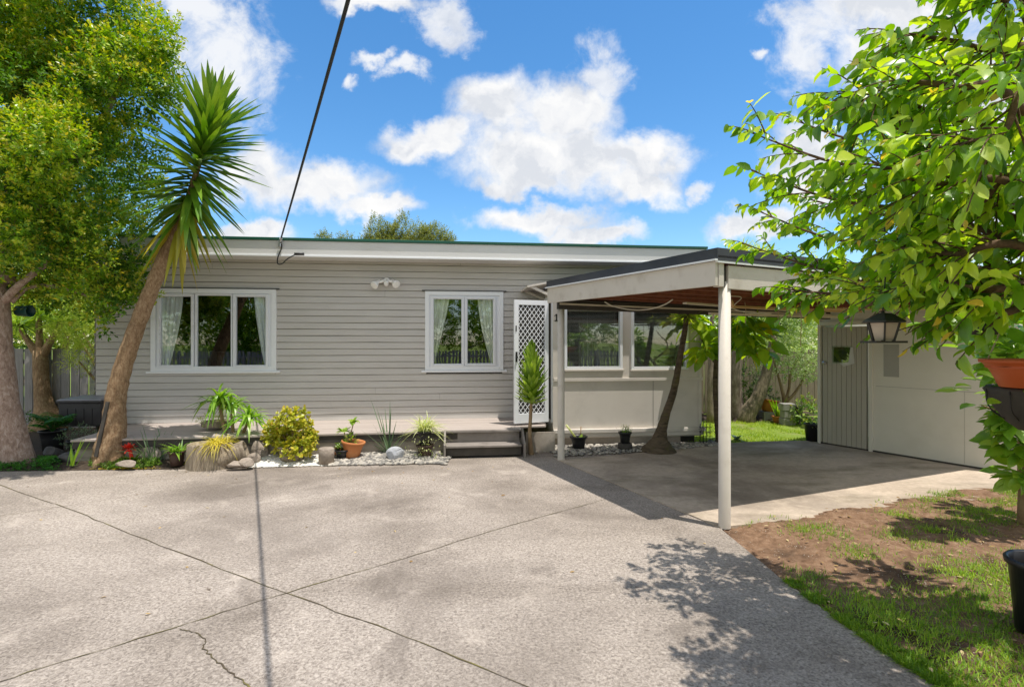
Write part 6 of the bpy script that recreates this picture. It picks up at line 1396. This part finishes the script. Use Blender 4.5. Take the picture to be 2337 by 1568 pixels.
cb2 = Frame(np.array([cbk[0] + .13, cbk[1] + .1, 0]), .2); mb = MB(); mb.box(0, .2, 0, .2, 0, .40, cb2); tag(mb.build('dark_block', 'deck_dark', origin=cb2.O, bevel=.01), 'dark crate beside the stack of cement blocks', 'crate')
bkt = G(1855, 1007); o = empty('bucket', bkt); tag(o, 'dark bucket of clippings at the garage corner', 'bucket'); mb = MB(); mb.lathe([(0, 0), (.10, 0), (.13, .28), (.14, .285), (.14, .30), (.125, .30), (.12, .2), (0, .19)], bkt, n=28); mb.build('bucket_body', 'black_plastic', o)
mb = MB(); n = 40; u = rsph(n); mb.leaves(bkt + (0, 0, .26) + u * (.09, .09, .04), u, np.repeat([[0, 0, 1.]], n, 0), .07, .03, 'ovate', smooth=True); mb.build('clippings_foliage', 'leaf_silver', o)
wd_ = G(1680, 1003); rosette('weed', wd_, 16, .16, .05, 'leaf_blue', 'low weed growing at the edge of the carport slab', up=(.1, .9), droop=.4)
bush('far_tree', 'pale green tree beyond the back fence', [(at(1700, 700, 16), (2, 1, 1.2)), (at(1830, 690, 16), (1.6, 1, 1.2)), (at(1620, 760, 15.5), (1.2, .8, .9)), (at(1760, 790, 15), (1.6, .8, .7))], 'leaf_light', 34, .15, .06, np.array([8.5, 15.5, 0]), cat='tree', twig=.3)
# conifers rising behind the roof
def conif(name, xs, label, Y=24):
    b = np.array([*at(xs[0][0], 600, Y)[:2], 0]); t = empty(name, b); tag(t, label, 'tree'); mb = MB(); mb.tube([b, b + (0, 0, 5.5)], [.3, .15], 8); mb.build('trunk', 'bark_tree', t)
    cs = []
    for x, y, r in xs: cs += [(at(x, y + r * 1.0, Y), r * Y / 1200 * np.array([.55, .55, 1.0])), (at(x + r * .1, y + r * 1.9, Y), r * Y / 1200 * np.array([.9, .8, 1.0]))]
    cs.append((b + (0, 0, 4.2), (1.9, 1.5, 1.4)))
    mb = MB(); clumps(mb, cs, 60, 9, .32, .15, .04, upb=1.2, tipcut=1.0); mb.build('crown', 'leaf_conifer', t)
conif('conifer', [(860, 505, 40), (880, 520, 30), (918, 505, 42), (900, 525, 30), (955, 515, 40), (990, 520, 40), (1015, 530, 30), (840, 540, 22), (1025, 545, 18), (970, 525, 34)], 'ragged olive green conifers rising behind the roof near the middle')
conif('conifer', [(735, 533, 12), (745, 538, 10), (775, 543, 10), (795, 539, 8)], 'small tip of a conifer just showing over the roof beside the power cable')
# trees and a fence behind the viewer, seen mirrored in the window glass
bush('street_tree', 'leafy tree across the driveway, mirrored in the window glass', [(np.array([-5, -9, 3.4]), (2.4, 1.5, 2)), (np.array([-3.5, -8.8, 2.0]), (2.4, 1.0, 1.3)), (np.array([-7, -8.8, 1.9]), (2.2, 1.0, 1.3)), (np.array([-10, -9, 2.2]), (2.2, 1.2, 1.8)), (np.array([-6, -9.6, 5.6]), (3, 1.5, 1.6)), (np.array([-8.5, -9.5, 3]), (2.2, 1.5, 2.2)), (np.array([-1.5, -10, 3]), (2, 1.5, 1.8)), (np.array([3, -10.5, 3.2]), (2.6, 1.5, 2)), (np.array([7, -9, 2.8]), (2.4, 1.5, 2))], 'leaf_lilly', 34, .17, .09, np.array([-3, -9.5, 0]), cat='tree', twig=.3)
fence('paling_fence', (-12, -7.5, 0), (10, -7.5, 0), 1.3, .1, .06, 'fence_grey', 'open paling fence across the driveway, mirrored in the window glass')
